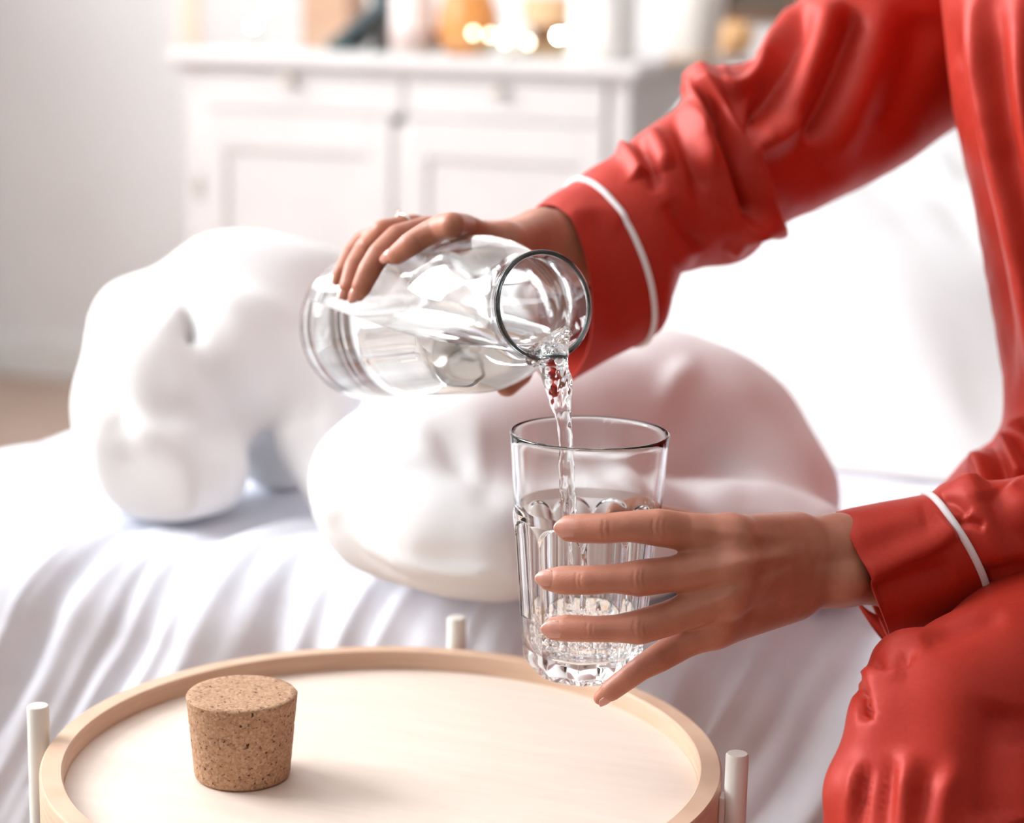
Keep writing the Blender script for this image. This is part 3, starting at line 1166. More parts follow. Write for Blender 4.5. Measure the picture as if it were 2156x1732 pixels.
# ------------------------------------------------------------------ tumbler
G_T = P(1242, 908, 1.087)                              # centre of the rim
G_H = .1375
GX, GY, GZ = G_T[0], G_T[1], G_T[2] - G_H              # foot
NF = 10
GRT, GRB = .0438, .0325


def g_out(z):
    t = z / G_H
    return GRB + (GRT - GRB) * t ** .92


nth, nz = 400, 220
zs = np.concatenate([np.linspace(.004, .078, 90), np.linspace(.0785, .098, 70), np.linspace(.099, G_H - .0011, 60)])
th = np.linspace(0, 2 * np.pi, nth, endpoint=False)
Zg, Tg = np.meshgrid(zs, th, indexing='ij')
fl = (Tg * NF / (2 * np.pi) + .12) % 1.0 * 2 - 1       # -1..1 across one flute
arch = .0790 + .0125 * np.sqrt(np.clip(1 - np.abs(fl) ** 2.2, 0, 1))
inside = np.clip((arch - Zg) / .0016, 0, 1)
inside = inside * inside * (3 - 2 * inside)
bulge = .0011 * np.clip((.0965 - Zg) / .006, 0, 1)
depth = .0030 * (1 - np.abs(fl) ** 2.0) * inside + .0004 * inside
rg = g_out(Zg) + bulge - depth
foot = np.clip((.014 - Zg) / .010, 0, 1)
rg = rg - .0050 * foot ** 2
V = [np.stack([rg * np.cos(Tg), rg * np.sin(Tg), Zg], -1).reshape(-1, 3)]
q = []
i = np.arange(nz - 1)[:, None] * nth
j = np.arange(nth)[None, :]
j2 = (j + 1) % nth
q.append(np.stack([i + j, i + j2, i + nth + j2, i + nth + j], -1).reshape(-1, 4))
# rest of the section: rim roll, inner wall, inner bottom; foot underside
g_in = [(GRT - .0003, G_H - .0004), (GRT - .0009, G_H), (GRT - .0016, G_H - .0002), (GRT - .0021, G_H - .0012)]
for z in np.linspace(G_H - .004, .022, 40):
    g_in.append((g_out(z) - .0024 - .0012 * min(max((.1 - z) / .02, 0), 1), z))
g_in += [(g_out(.018) - .0046, .0175), (g_out(.015) - .0065, .0148), (.022, .0135), (.010, .0130), (0, .0129)]
nfix = nth
base = nz * nth
prev = (nz - 1) * nth
tri = []
for r_, z_ in g_in:
    if r_ < 1e-6:
        V.append(np.array([[0, 0, z_]]))
        tri += [(prev + k, prev + (k + 1) % nth, base) for k in range(nth)]
        base += 1
    else:
        V.append(np.stack([r_ * np.cos(th), r_ * np.sin(th), np.full(nth, z_)], -1))
        k = np.arange(nth)
        q.append(np.stack([prev + k, prev + (k + 1) % nth, base + (k + 1) % nth, base + k], -1))
        prev = base
        base += nth
prev = 0
for r_, z_ in [(.0265, .0012), (.0240, .0), (.0215, .0008), (.018, .0026), (.009, .0034), (0, .0036)]:
    if r_ < 1e-6:
        V.append(np.array([[0, 0, z_]]))
        tri += [(prev + (k + 1) % nth, prev + k, base) for k in range(nth)]
        base += 1
    else:
        ripple = 1 + .010 * np.cos(NF * 2 * th) * (z_ < .002)
        V.append(np.stack([r_ * ripple * np.cos(th), r_ * ripple * np.sin(th), np.full(nth, z_)], -1))
        k = np.arange(nth)
        q.append(np.stack([prev + (k + 1) % nth, prev + k, base + k, base + (k + 1) % nth], -1))
        prev = base
        base += nth
V = np.concatenate(V) + np.array([GX, GY, GZ])
me = mesh_np('drinking_glass', V, [np.concatenate(q), np.array(tri)])
fix_normals(me)
glass = link('drinking_glass', me, M['glass'])
tag(glass, 'tall clear tumbler with arched flutes held in the left hand above the tray', 'glass')

# water in the tumbler
WZ = on_plane(1115, 1278, 1, GY)[2] - GZ
prof = [(0, .0127), (.010, .0128), (.022, .0133), (g_out(.015) - .0063, .0146), (g_out(.018) - .0044, .0173)]
for z in np.linspace(.022, WZ - .0006, 16):
    prof.append((g_out(z) - .0034, z))
rw = g_out(WZ) - .0034
prof += [(rw + .0001, WZ + .0006), (rw - .0012, WZ + .0001), (rw - .003, WZ), (rw * .7, WZ), (rw * .5, WZ), (rw * .3, WZ), (0, WZ)]
V, q, t = lathe_np(prof, 140)
top = (V[:, 2] > WZ - .0003)
rr_ = np.hypot(V[:, 0], V[:, 1])
V[:, 2] += np.where(top & (rr_ < rw - .002), .0022 * fbm(V * 120, 3, 3), 0)
me = mesh_np('glass_water', V + np.array([GX, GY, GZ]), [q, t])
fix_normals(me)
gw = link('glass_water', me, M['water'])
tag(gw, 'shallow bubbly water in the bottom of the tumbler', 'water')
rnd = random.Random(5)
bV, bF, off = [], [], 0
ico = bmesh.new()
bmesh.ops.create_icosphere(ico, subdivisions=2, radius=1.0)
iv = np.array([v.co[:] for v in ico.verts])
if_ = np.array([[v.index for v in f.verts] for f in ico.faces])
ico.free()
spots = []
tries = 0
while len(spots) < 150 and tries < 6000:
    tries += 1
    rb = rnd.choice((.0007, .0009, .0012, .0016, .0021, .0026))
    zz = rnd.uniform(.0165, WZ - .003)
    rmax = g_out(zz) - .0072 - rb
    a_, rad_ = rnd.uniform(0, 6.283), rmax * math.sqrt(rnd.random())
    c_ = np.array([rad_ * math.cos(a_), rad_ * math.sin(a_), zz])
    if all(np.linalg.norm(c_ - s[0]) > rb + s[1] + .0002 for s in spots):
        spots.append((c_, rb))
for c_, rb in spots:
    bV.append(iv * rb + c_ + np.array([GX, GY, GZ]))
    bF.append(if_ + off)
    off += len(iv)
bo = link('bubbles', mesh_np('bubbles', np.concatenate(bV), [np.concatenate(bF)]), M['bubble'], gw)
bo['kind'] = 'stuff'

# ------------------------------------------------------------------ falling stream of water
lx, ly, lz = proj(LIP)
st = [(1146, 722, 50, -.010), (1154, 733, 52, -.007), (1163, 746, 44, -.003), (1167, 765, 35, 0), (1170, 790, 29, 0), (1176, 820, 24, 0), (1182, 855, 19, 0), (1187, 890, 16.5, 0),
      (1190, 930, 15, 0), (1192, 980, 14, 0), (1196, 1040, 15, 0), (1200, 1100, 15.5, 0), (1203, 1180, 15, 0), (1205, 1285, 17, 0)]
pts = catmull(np.array([[a, b, c, d] for a, b, c, d in st]), 260)
zl = 1.085
ctr = np.array([P(a, b, zl - d) for a, b, c, d in pts])
rad = pts[:, 2] / FPX * zl
nn = 72
th = np.linspace(0, 2 * np.pi, nn, endpoint=False)
V = []
for k in range(len(pts)):
    T = nrm(ctr[min(k + 1, len(ctr) - 1)] - ctr[max(k - 1, 0)])
    S = nrm(np.cross(T, F))
    B = np.cross(S, T)
    s_ = k / len(pts)
    tw = 10 * s_
    flat = .42 + .5 * min(max((s_ - .12) / .3, 0), 1)
    rip = 1 + .13 * np.cos(2 * th + tw * 1.6) + .07 * np.cos(3 * th - tw * 2.1 + 1) + .028 * np.sin(s_ * 70 + 2.5 * np.cos(th + tw))
    V.append(ctr[k] + rad[k] * rip[:, None] * (np.cos(th)[:, None] * S + flat * np.sin(th)[:, None] * B))
V = np.concatenate(V)
V = V + vnormals(V, np.array([(0, 1, 2, 3)])) * 0
i = np.arange(len(pts) - 1)[:, None] * nn
j = np.arange(nn)[None, :]
j2 = (j + 1) % nn
q = np.stack([i + j, i + j2, i + nn + j2, i + nn + j], -1).reshape(-1, 4)
Nn_ = vnormals(V, q)
V = V + Nn_ * (.0007 * fbm(V * np.array([260, 260, 90]), 13, 2))[:, None]
V = np.concatenate([V, ctr[:1], ctr[-1:]])
m_ = len(V) - 2
tri = [(m_, (k + 1) % nn, k) for k in range(nn)] + [(m_ + 1, (len(pts) - 1) * nn + k, (len(pts) - 1) * nn + (k + 1) % nn) for k in range(nn)]
me = mesh_np('water_stream', V, [q, np.array(tri)])
fix_normals(me)
o = link('water_stream', me, M['water'])
tag(o, 'twisting stream of water falling from the carafe mouth into the tumbler', 'water')

# ------------------------------------------------------------------ person: hands
GA = np.array([0, 0, 1.0])
GB = np.array([GX, GY, GZ])


def hand_mesh(fld, fingers, k_web=.0055):
    for pts_, rad_ in fingers:
        sub = Field.__new__(Field)
        fld.chain(pts_, rad_, k_web)
    return fld


def gclear(p, r):
    """Keep a finger joint outside the tumbler wall."""
    z = min(max(p[2] - GZ, 0), G_H)
    return push(p, g_out(z) + .0006 + r, GB, GA)


def Lj(px, py, Z, rpx, clear=True):
    r = 1.06 * rpx / FPX * Z
    p = P(px, py, Z)
    return (gclear(p, r) if clear else p), r


LH = {
    'index': [Lj(1199, 1112, 1.040, 27), Lj(1226, 1112, 1.037, 30), Lj(1275, 1112, 1.032, 30.5), Lj(1325, 1108, 1.030, 31), Lj(1385, 1110, 1.030, 38), Lj(1440, 1118, 1.036, 38), Lj(1540, 1130, 1.040, 43)],
    'middle': [Lj(1157, 1220, 1.044, 23), Lj(1184, 1221, 1.041, 29), Lj(1240, 1221, 1.034, 29.5), Lj(1290, 1218, 1.031, 29), Lj(1345, 1217, 1.030, 37), Lj(1410, 1209, 1.033, 36), Lj(1545, 1190, 1.033, 43)],
    'ring': [Lj(1168, 1323, 1.044, 24), Lj(1196, 1322, 1.041, 27.5), Lj(1250, 1324, 1.035, 26.5), Lj(1295, 1323, 1.033, 27.5), Lj(1345, 1320, 1.032, 35), Lj(1410, 1301, 1.036, 35), Lj(1535, 1252, 1.037, 41)],
    'pinky': [Lj(1264, 1469, 1.052, 15), Lj(1286, 1453, 1.050, 22), Lj(1325, 1424, 1.046, 24), Lj(1350, 1406, 1.045, 25), Lj(1385, 1386, 1.046, 29), Lj(1425, 1362, 1.049, 31), Lj(1508, 1308, 1.050, 36)],
    'thumb': [Lj(1300, 1088, 1.140, 28), Lj(1340, 1092, 1.140, 36), Lj(1400, 1105, 1.132, 38), Lj(1470, 1122, 1.118, 42), Lj(1600, 1150, 1.090, 52)],
}
lo = np.min([p for f in LH.values() for p, r in f], 0)
LW = [P(1690, 1182, 1.088), P(1760, 1180, 1.098), P(1880, 1174, 1.112), P(2040, 1158, 1.125)]
hi_pts = np.array([p for f in LH.values() for p, r in f] + LW)
fl_ = Field(hi_pts.min(0) - .035, hi_pts.max(0) + .035, .00085)
for nme, f in LH.items():
    fl_.chain([p for p, r in f], [r for p, r in f], .0045)
# palm: metacarpals to the carpus
CP = [P(1680, 1126, 1.084), P(1690, 1158, 1.080), P(1690, 1192, 1.080), P(1680, 1230, 1.084)]
for (nme, cpt) in zip(('index', 'middle', 'ring', 'pinky'), CP):
    p, r = LH[nme][-1]
    fl_.cone(p, cpt, r * 1.0, .0122, .006)
    pd_ = nrm(F - .8 * R)
    fl_.cone(p + pd_ * .010, cpt + pd_ * .012, r * .9, .012, .006)
fl_.cone(LH['index'][-1][0], LH['middle'][-1][0], .0092, .0092, .005)
fl_.cone(LH['middle'][-1][0], LH['ring'][-1][0], .0092, .0090, .005)
fl_.cone(LH['ring'][-1][0], LH['pinky'][-1][0], .0088, .0082, .005)
fl_.cone(P(1505, 1316, 1.056), P(1665, 1254, 1.086), .0088, .0128, .016)
fl_.cone(LW[0], LW[1], .0190, .0236, .012, flat=(F, .74))
fl_.cone(LW[1], LW[2], .0236, .0250, .010, flat=(F, .78))
fl_.cone(LW[2], LW[3], .0250, .0270, .010, flat=(F, .85))
fl_.ball(P(1790, 1226, 1.082), .0085, .012)            # head of the ulna
VL, QL = fl_.mesh(8)
del fl_
NLn = vnormals(VL, QL)
cr = []
for x_, ys in ((1270, (1090, 1136)), (1283, (1092, 1130)), (1213, (1202, 1240)), (1222, (1204, 1238)), (1236, (1306, 1340)), (1247, (1310, 1342))):
    cr.append(([(x_ + 2, ys[0]), (x_ - 2, (ys[0] + ys[1]) / 2), (x_ + 2, ys[1])], 2.2, 2.2, -.00030, .3))
for x_, ys in ((1376, (1086, 1130)), (1390, (1084, 1132)), (1402, (1090, 1128)), (1335, (1196, 1238)), (1347, (1194, 1240)), (1358, (1198, 1236)), (1336, (1300, 1340)), (1350, (1298, 1342)), (1360, (1302, 1338))):
    cr.append(([(x_ + 2, ys[0]), (x_ - 3, (ys[0] + ys[1]) / 2), (x_ + 2, ys[1])], 2.4, 2.4, -.00032, .3))
cr += [([(1440, 1112), (1560, 1125), (1680, 1130)], 12, 12, .0007), ([(1430, 1208), (1560, 1185), (1680, 1165)], 12, 12, .0008), ([(1420, 1300), (1550, 1245), (1690, 1195)], 12, 12, .0008),
       ([(1470, 1165), (1560, 1158), (1660, 1150)], 14, 14, -.0010), ([(1460, 1255), (1560, 1222), (1660, 1185)], 14, 14, -.0010), ([(1480, 1315), (1570, 1275), (1690, 1225)], 14, 14, -.0008),
       ([(1560, 1305), (1640, 1285), (1720, 1262)], 10, 14, -.0008), ([(1700, 1185), (1760, 1180), (1830, 1160)], 16, 16, -.0008)]
VL = folds(VL, NLn, cr)

# right hand on the carafe
ax_ = nrm(K_M - K_B)


def Rj(px, py, rpx, near=True, Z=None):
    if Z is None:
        r = rpx / FPX * 1.21
        p = cyl(px, py, K_R + r - .0005)
    else:
        r = rpx / FPX * Z
        p = push(P(px, py, Z), K_R + r)
    return p, r


i_pip = Rj(952, 475, 27.5)
zi = float(proj(i_pip[0])[2])
m_pip = Rj(838, 500, 28, Z=1.19)
zm = float(proj(m_pip[0])[2])
r_pip = Rj(806, 486, 25, Z=1.208)
zr_ = float(proj(r_pip[0])[2])
RH = {
    'index': [Rj(824, 544, 14), Rj(838, 535, 22), Rj(866, 514, 26), Rj(898, 494, 26.5), Rj(928, 480, 28), i_pip, Rj(978, 483, 27.5, Z=1.184), Rj(1006, 493, 28.5, Z=1.195), Rj(1062, 512, 33, Z=1.207)],
    'middle': [Rj(756, 619, 16), Rj(762, 604, 22), Rj(778, 570, 25), Rj(800, 535, 26), m_pip, Rj(900, 482, 28, Z=1.208), Rj(1005, 512, 33, Z=1.230)],
    'ring': [Rj(727, 620, 14), Rj(732, 604, 19), Rj(746, 562, 22), Rj(770, 522, 24), r_pip, Rj(870, 476, 26, Z=1.226), Rj(968, 510, 32, Z=1.252)],
    'pinky': [Rj(709, 592, 12), Rj(718, 572, 17), Rj(738, 535, 20), Rj(765, 505, 22), Rj(830, 490, 24, Z=1.230), Rj(935, 516, 30, Z=1.272)],
}
RW = [P(1140, 522, 1.268), P(1195, 522, 1.282), P(1300, 515, 1.30), P(1400, 455, 1.325)]
dn = -nrm(np.array([0, 0, 1.0]) - K_A[2] * K_A)
bk = nrm(np.cross(K_A, dn))
if bk @ F < 0:
    bk = -bk


def around(s, ang, rr):
    """Point round the carafe: s from the base along the axis, ang from straight down towards the far side."""
    return K_B + K_A * s + rr * (math.cos(ang) * dn + math.sin(ang) * bk)


TH_ = [(around(.128, .62, K_R + .0072), .0070), (around(.126, .85, K_R + .0086), .0086), (around(.118, 1.25, K_R + .0098), .0098), (around(.108, 1.75, K_R + .0118), .0115), (around(.094, 2.25, K_R + .016), .0140)]
pts_all = np.array([p for f in RH.values() for p, r in f] + RW + [p for p, r in TH_])
fr_ = Field(pts_all.min(0) - .035, pts_all.max(0) + .035, .0010)
for nme, f in RH.items():
    fr_.chain([p for p, r in f], [r for p, r in f], .004)
fr_.chain([p for p, r in TH_], [r for p, r in TH_], .005)
CR = [RW[0] + np.array([0, 0, .010]) - F * .010, RW[0] + np.array([0, 0, .008]), RW[0] + F * .008, RW[0] + F * .014 - np.array([0, 0, .006])]
for nme, cpt in zip(('index', 'middle', 'ring', 'pinky'), CR):
    p, r = RH[nme][-1]
    fr_.cone(p, push(cpt, K_R + .014), r, .0135, .008)
fr_.cone(RH['index'][-1][0], RH['middle'][-1][0], .0092, .0092, .006)
fr_.cone(RH['middle'][-1][0], RH['ring'][-1][0], .0092, .0090, .006)
fr_.cone(RH['ring'][-1][0], RH['pinky'][-1][0], .0090, .0085, .006)
fr_.cone(TH_[-1][0], push(RW[0] - np.array([0, 0, .006]), K_R + .016), .0140, .0160, .014)
fr_.cone(TH_[-1][0], RH['index'][-1][0], .0095, .0090, .012)
fr_.cone(RW[0], RW[1], .0215, .0220, .012)
fr_.cone(RW[1], RW[2], .0220, .0250, .012)
fr_.cone(RW[2], RW[3], .0250, .0280, .012)
# the carafe presses into the pads instead of passing through them
gsl = np.stack(np.meshgrid(*[fr_.lo[d] + np.arange(fr_.n[d]) * fr_.vox for d in range(3)], indexing='ij'), -1)
w_ = gsl - K_B
al_ = w_ @ K_A
rd_ = np.sqrt(np.maximum((w_ * w_).sum(-1) - al_ ** 2, 0))
prof_r = np.interp(al_, [-.001, 0] + [z for r, z in sh] + [K_L, K_L + .001], [0, K_R] + [r for r, z in sh] + [RM, 0])
fr_.a = np.maximum(fr_.a, (prof_r + .0006 - rd_).astype(np.float32))
del gsl, w_, al_, rd_, prof_r
VR, QR = fr_.mesh(9)
del fr_
cr = [([(868, 492), (884, 510), (890, 526)], 4, 4, -.0004, .3), ([(790, 520), (806, 534), (812, 548)], 4, 4, -.0004, .3), ([(950, 452), (958, 466), (962, 486)], 5, 5, -.0004, .3),
      ([(960, 470), (1020, 488), (1090, 500)], 14, 20, -.0006)]
VR = folds(VR, vnormals(VR, QR), cr)

# ------------------------------------------------------------------ person: rest of the body (mostly outside the frame)
VX = .008
SH_R, SH_L = P(2030, -70, 1.455), P(2790, -120, 1.335)
EL_R, EL_L = P(1590, 300, 1.405), P(2640, 1010, 1.158)
HIP_R, HIP_L = P(2600, 1090, 1.34), P(2780, 1110, 1.34)
KN_R, KN_L = P(1985, 1560, 1.015), P(2568, 1700, 1.035)
AN_R = np.array([KN_R[0] + .02, KN_R[1] + .02, .07])
AN_L = np.array([KN_L[0] + .02, KN_L[1] + .02, .07])
NECK, HEADC = P(2430, -400, 1.36), P(2380, -760, 1.33)
allp = np.array([SH_R, SH_L, EL_R, EL_L, HIP_R, HIP_L, KN_R, KN_L, AN_R, AN_L, NECK, HEADC])
fb = Field(allp.min(0) - .20, allp.max(0) + .20, VX)
fb.cone(P(2660, 1010, 1.36), P(2500, 700, 1.36), .095, .085, .05)
fb.cone(P(2500, 700, 1.36), P(2440, 150, 1.37), .085, .090, .05)
fb.cone(SH_R, SH_L, .045, .045, .05)
fb.cone(HIP_R, HIP_L, .07, .07, .03)
fb.cone(NECK - np.array([0, 0, .08]), HEADC, .046, .048, .03)
toc = nrm(np.array([-.35, -.93, -.12]))                 # direction of the face
fb.ball(HEADC + np.array([0, 0, .045]), .078, .03)
fb.cone(HEADC + toc * .02, HEADC + toc * .045 + np.array([0, 0, -.065]), .062, .032, .03)
fb.cone(HEADC + toc * .078 + np.array([0, 0, .02]), HEADC + toc * .094 + np.array([0, 0, -.018]), .008, .012, .012)
side_v = nrm(np.cross(toc, [0, 0, 1]))
for s_ in (-1, 1):
    fb.ball(HEADC + side_v * .074 * s_ + np.array([0, 0, -.005]), .018, .008)
fb.cone(HEADC + toc * .076 + side_v * .018 + np.array([0, 0, -.048]), HEADC + toc * .076 - side_v * .018 + np.array([0, 0, -.048]), .009, .009, .008)
for a_, b_, ra_, rb_ in ((SH_R, EL_R, .034, .028), (EL_R, RW[3], .028, .026), (SH_L, EL_L, .042, .034), (EL_L, LW[3], .036, .027), (HIP_R, KN_R, .058, .026), (HIP_L, KN_L, .058, .030), (KN_R, AN_R, .026, .026), (KN_L, AN_L, .030, .026)):
    fb.cone(a_, b_, ra_, rb_, .03)
for an in (AN_R, AN_L):
    fb.cone(an + np.array([0, 0, -.025]), an + np.array([-.05, -.14, -.045]), .034, .026, .03)
VB, QB = fb.mesh(2)
del fb
V, q, _t2 = join_np([(VL, QL), (VR, QR), (VB, QB)])
person = link('person', mesh_np('person', V, [q]), M['skin'])
tag(person, 'person in red satin pyjamas sitting on the bed, pouring water into a glass', 'person')

for s_ in (-1, 1):
    e = HEADC + toc * .0645 + side_v * .031 * s_ + np.array([0, 0, .006])
    bm = bmesh.new()
    bmesh.ops.create_uvsphere(bm, u_segments=20, v_segments=14, radius=.0108)
    bmesh.ops.translate(bm, verts=bm.verts, vec=Vector(e))
    eo = from_bm('eye', bm, M['white_ceramic'], person, True)
    bm = bmesh.new()
    bmesh.ops.create_uvsphere(bm, u_segments=16, v_segments=10, radius=.0058)
    bmesh.ops.translate(bm, verts=bm.verts, vec=Vector(e + toc * .0066))
    from_bm('iris', bm, M['hair'], eo, True)
fh = Field(HEADC - .22, HEADC + .22, .006)
fh.ball(HEADC + np.array([0, 0, .052]) - toc * .012, .086, .02)
fh.cone(HEADC - toc * .045 + np.array([0, 0, .02]), HEADC - toc * .055 - np.array([0, 0, .12]), .070, .035, .03)
fh.cone(HEADC + toc * .10 + np.array([0, 0, -.07]), HEADC + toc * .10 + np.array([0, 0, .02]), .062, .052, .01, sub=True)
V, q = fh.mesh(2)
V = V + vnormals(V, q) * (.003 * fbm(V * np.array([60, 60, 12]), 8, 3))[:, None]
link('hair', mesh_np('hair', V, [q]), M['hair'], person)


def nail(tip, prev, r, normal, wid, ln, off=0.0):
    """A curved nail plate set into the end of a finger."""
    d = nrm(tip - prev)
    n = nrm(normal - (normal @ d) * d)
    s = np.cross(d, n)
    nu_, nv_ = 13, 15
    V = []
    c0 = tip + d * (r * .88 + off) - d * ln
    for lay in (0.0, -.0007):
        for i_ in range(nv_):
            t_ = i_ / (nv_ - 1)
            for j_ in range(nu_):
                a_ = (j_ / (nu_ - 1) * 2 - 1)
                w_ = wid * (1 - .45 * max(0, (t_ - .72) / .28) ** 2 - .35 * max(0, (.22 - t_) / .22) ** 2)
                ang = a_ * w_ / (r * 1.05)
                rr = r * (1.0 - .10 * max(0, t_ - .55) / .45) + .00012 - .0003 * max(0, (.3 - t_) / .3) - .00025 * a_ * a_ + lay
                V.append(c0 + d * (ln * t_ - .0010 * a_ * a_ * (1 if t_ > .5 else -1) * abs(t_ - .5) * 2) + rr * (math.cos(ang) * n + math.sin(ang) * s))
    V = np.array(V)
    q = []
    m_ = nu_ * nv_
    for i_ in range(nv_ - 1):
        for j_ in range(nu_ - 1):
            a_ = i_ * nu_ + j_
            q.append((a_, a_ + 1, a_ + nu_ + 1, a_ + nu_))
            q.append((a_ + m_, a_ + nu_ + m_, a_ + nu_ + 1 + m_, a_ + 1 + m_))
    rim_ = list(range(nu_)) + [k * nu_ + nu_ - 1 for k in range(1, nv_)] + [m_ - 1 - k for k in range(1, nu_)] + [k * nu_ for k in range(nv_ - 2, 0, -1)]
    for k in range(len(rim_)):
        a_, b_ = rim_[k], rim_[(k + 1) % len(rim_)]
        q.append((b_, a_, a_ + m_, b_ + m_))
    me = mesh_np('fingernail', V, [np.array(q)])
    fix_normals(me)
    return link('fingernail', me, M['nail'], person)


UPV = np.array([0, 0, 1.0])
for nme, nv_, w_, l_ in (('index', -F + .10 * UPV, .0058, .0138), ('middle', -F + .25 * UPV, .0050, .0112), ('ring', -F + .02 * UPV, .0052, .0130)):
    f = LH[nme]
    nail(f[0][0] * .5 + f[1][0] * .5, f[1][0] * .3 + f[2][0] * .7, (f[0][1] + f[1][1]) / 2 + .0003, nv_, w_, l_, .0030)
f = LH['pinky']
nail(f[0][0] * .5 + f[1][0] * .5, f[2][0], (f[0][1] + f[1][1]) / 2, -F * .75 - UPV * .45 + R * .35, .0038, .0080, .0012)
for nme, w_, l_ in (('index', .0050, .0115), ('middle', .0044, .0105), ('ring', .0036, .0095)):
    f = RH[nme]
    p = f[0][0] * .6 + f[1][0] * .4
    w0 = p - K_B
    nail(p, f[2][0], (f[0][1] + f[1][1]) / 2 + .0007, nrm(w0 - (w0 @ K_A) * K_A) * .6 - .8 * F, w_, l_, .0025)

# ring on the middle finger of the right hand
a_, b_ = m_pip[0], RH['middle'][5][0]
c_ = RH['ring'][4][0] * .35 + RH['ring'][5][0] * .65
d_ = nrm(RH['ring'][5][0] - RH['ring'][4][0])
s_ = nrm(np.cross(d_, F))
b2_ = np.cross(d_, s_)
lp = [c_ + .0082 * (math.cos(t_) * s_ + math.sin(t_) * b2_) for t_ in np.linspace(0, 2 * math.pi, 40)]
ring_o = tube('finger_ring', lp, .0008, M['silver'], person, 8)
bm = bmesh.new()
bmesh.ops.create_icosphere(bm, subdivisions=1, radius=.0022)
top_ = c_ + .0095 * (s_ if s_[2] > 0 else -s_)
bmesh.ops.translate(bm, verts=bm.verts, vec=Vector(top_))
from_bm('stone', bm, M['glass'], ring_o)

# ------------------------------------------------------------------ clothes
DZ = .070
R_CUFF = [((1125, 440), (1200, 803), (76, -61), 1.215 + DZ, .036), ((1160, 412), (1268, 765), (72, -46), 1.222 + DZ, .037), ((1208, 384), (1350, 722), (66, -32), 1.232 + DZ, .038)]
R_SLV = [((1208, 385), (1348, 719), (66, -32), 1.232 + DZ, .037), ((1240, 358), (1382, 700), (60, -30), 1.238 + DZ, .042), ((1300, 322), (1402, 640), (55, -28), 1.247 + DZ, .046), ((1370, 262), (1440, 570), (50, -25), 1.262 + DZ, .050), ((1450, 215), (1560, 552), (45, -25), 1.28 + DZ, .055),
         ((1488, 150), (1632, 484), (40, -25), 1.30 + DZ, .058), ((1570, 128), (1740, 425), (30, -20), 1.32 + DZ, .060), ((1645, 72), (1860, 365), (20, -15), 1.34 + DZ, .062),
         ((1698, -25), (1960, 305), (10, -10), 1.36 + DZ, .064), ((1770, -150), (2060, 230), (0, 0), 1.375 + DZ, .066), ((1880, -260), (2160, 130), (0, 0), 1.385 + DZ, .066), ((1985, -300), (2280, 80), (0, 0), 1.37 + DZ, .062), ((2100, -300), (2330, 0), (0, 0), 1.36 + DZ, .05)]
L_CUFF = [((1760, 1078), (1876, 1352), (8, -4), 1.110, .036), ((1850, 1060), (1975, 1318), (14, -6), 1.117, .037), ((1948, 1040), (2077, 1266), (24, -8), 1.124, .038)]
L_SLV = [((1950, 1041), (2077, 1265), (24, -8), 1.124, .0375), ((1985, 1015), (2110, 1270), (22, -6), 1.126, .041), ((2032, 996), (2170, 1268), (20, -5), 1.129, .044), ((2090, 1010), (2240, 1262), (18, -5), 1.132, .046), ((2200, 985), (2340, 1255), (10, 0), 1.137, .048),
         ((2420, 900), (2500, 1240), (0, 0), 1.145, .052), ((2540, 800), (2800, 1060), (0, 0), 1.168, .056), ((2570, 430), (2880, 500), (0, 0), 1.235, .060), ((2630, 0), (2930, 40), (0, 0), 1.30, .060), ((2640, -220), (2930, -230), (0, 0), 1.335, .060), ((2600, -300), (2760, -330), (0, 0), 1.345, .045)]
TOR = [((2300, -400), (2565, -400), (0, 0), 1.365, .052), ((2140, -345), (2710, -345), (0, 0), 1.365, .078), ((1990, -220), (2860, -240), (0, 0), 1.35, .100), ((1975, -120), (2860, -120), (0, 0), 1.33, .120), ((1984, 0), (2840, 0), (0, 0), 1.325, .125), ((2012, 240), (2820, 240), (0, 0), 1.33, .125), ((2058, 480), (2840, 480), (0, 0), 1.33, .12),
       ((2090, 680), (2860, 680), (0, 0), 1.33, .118), ((2113, 840), (2880, 860), (0, 0), 1.33, .118), ((2096, 905), (2890, 960), (0, 0), 1.33, .12), ((2035, 965), (2900, 1060), (0, 0), 1.33, .13), ((1960, 1050), (2910, 1150), (0, 0), 1.33, .135)]

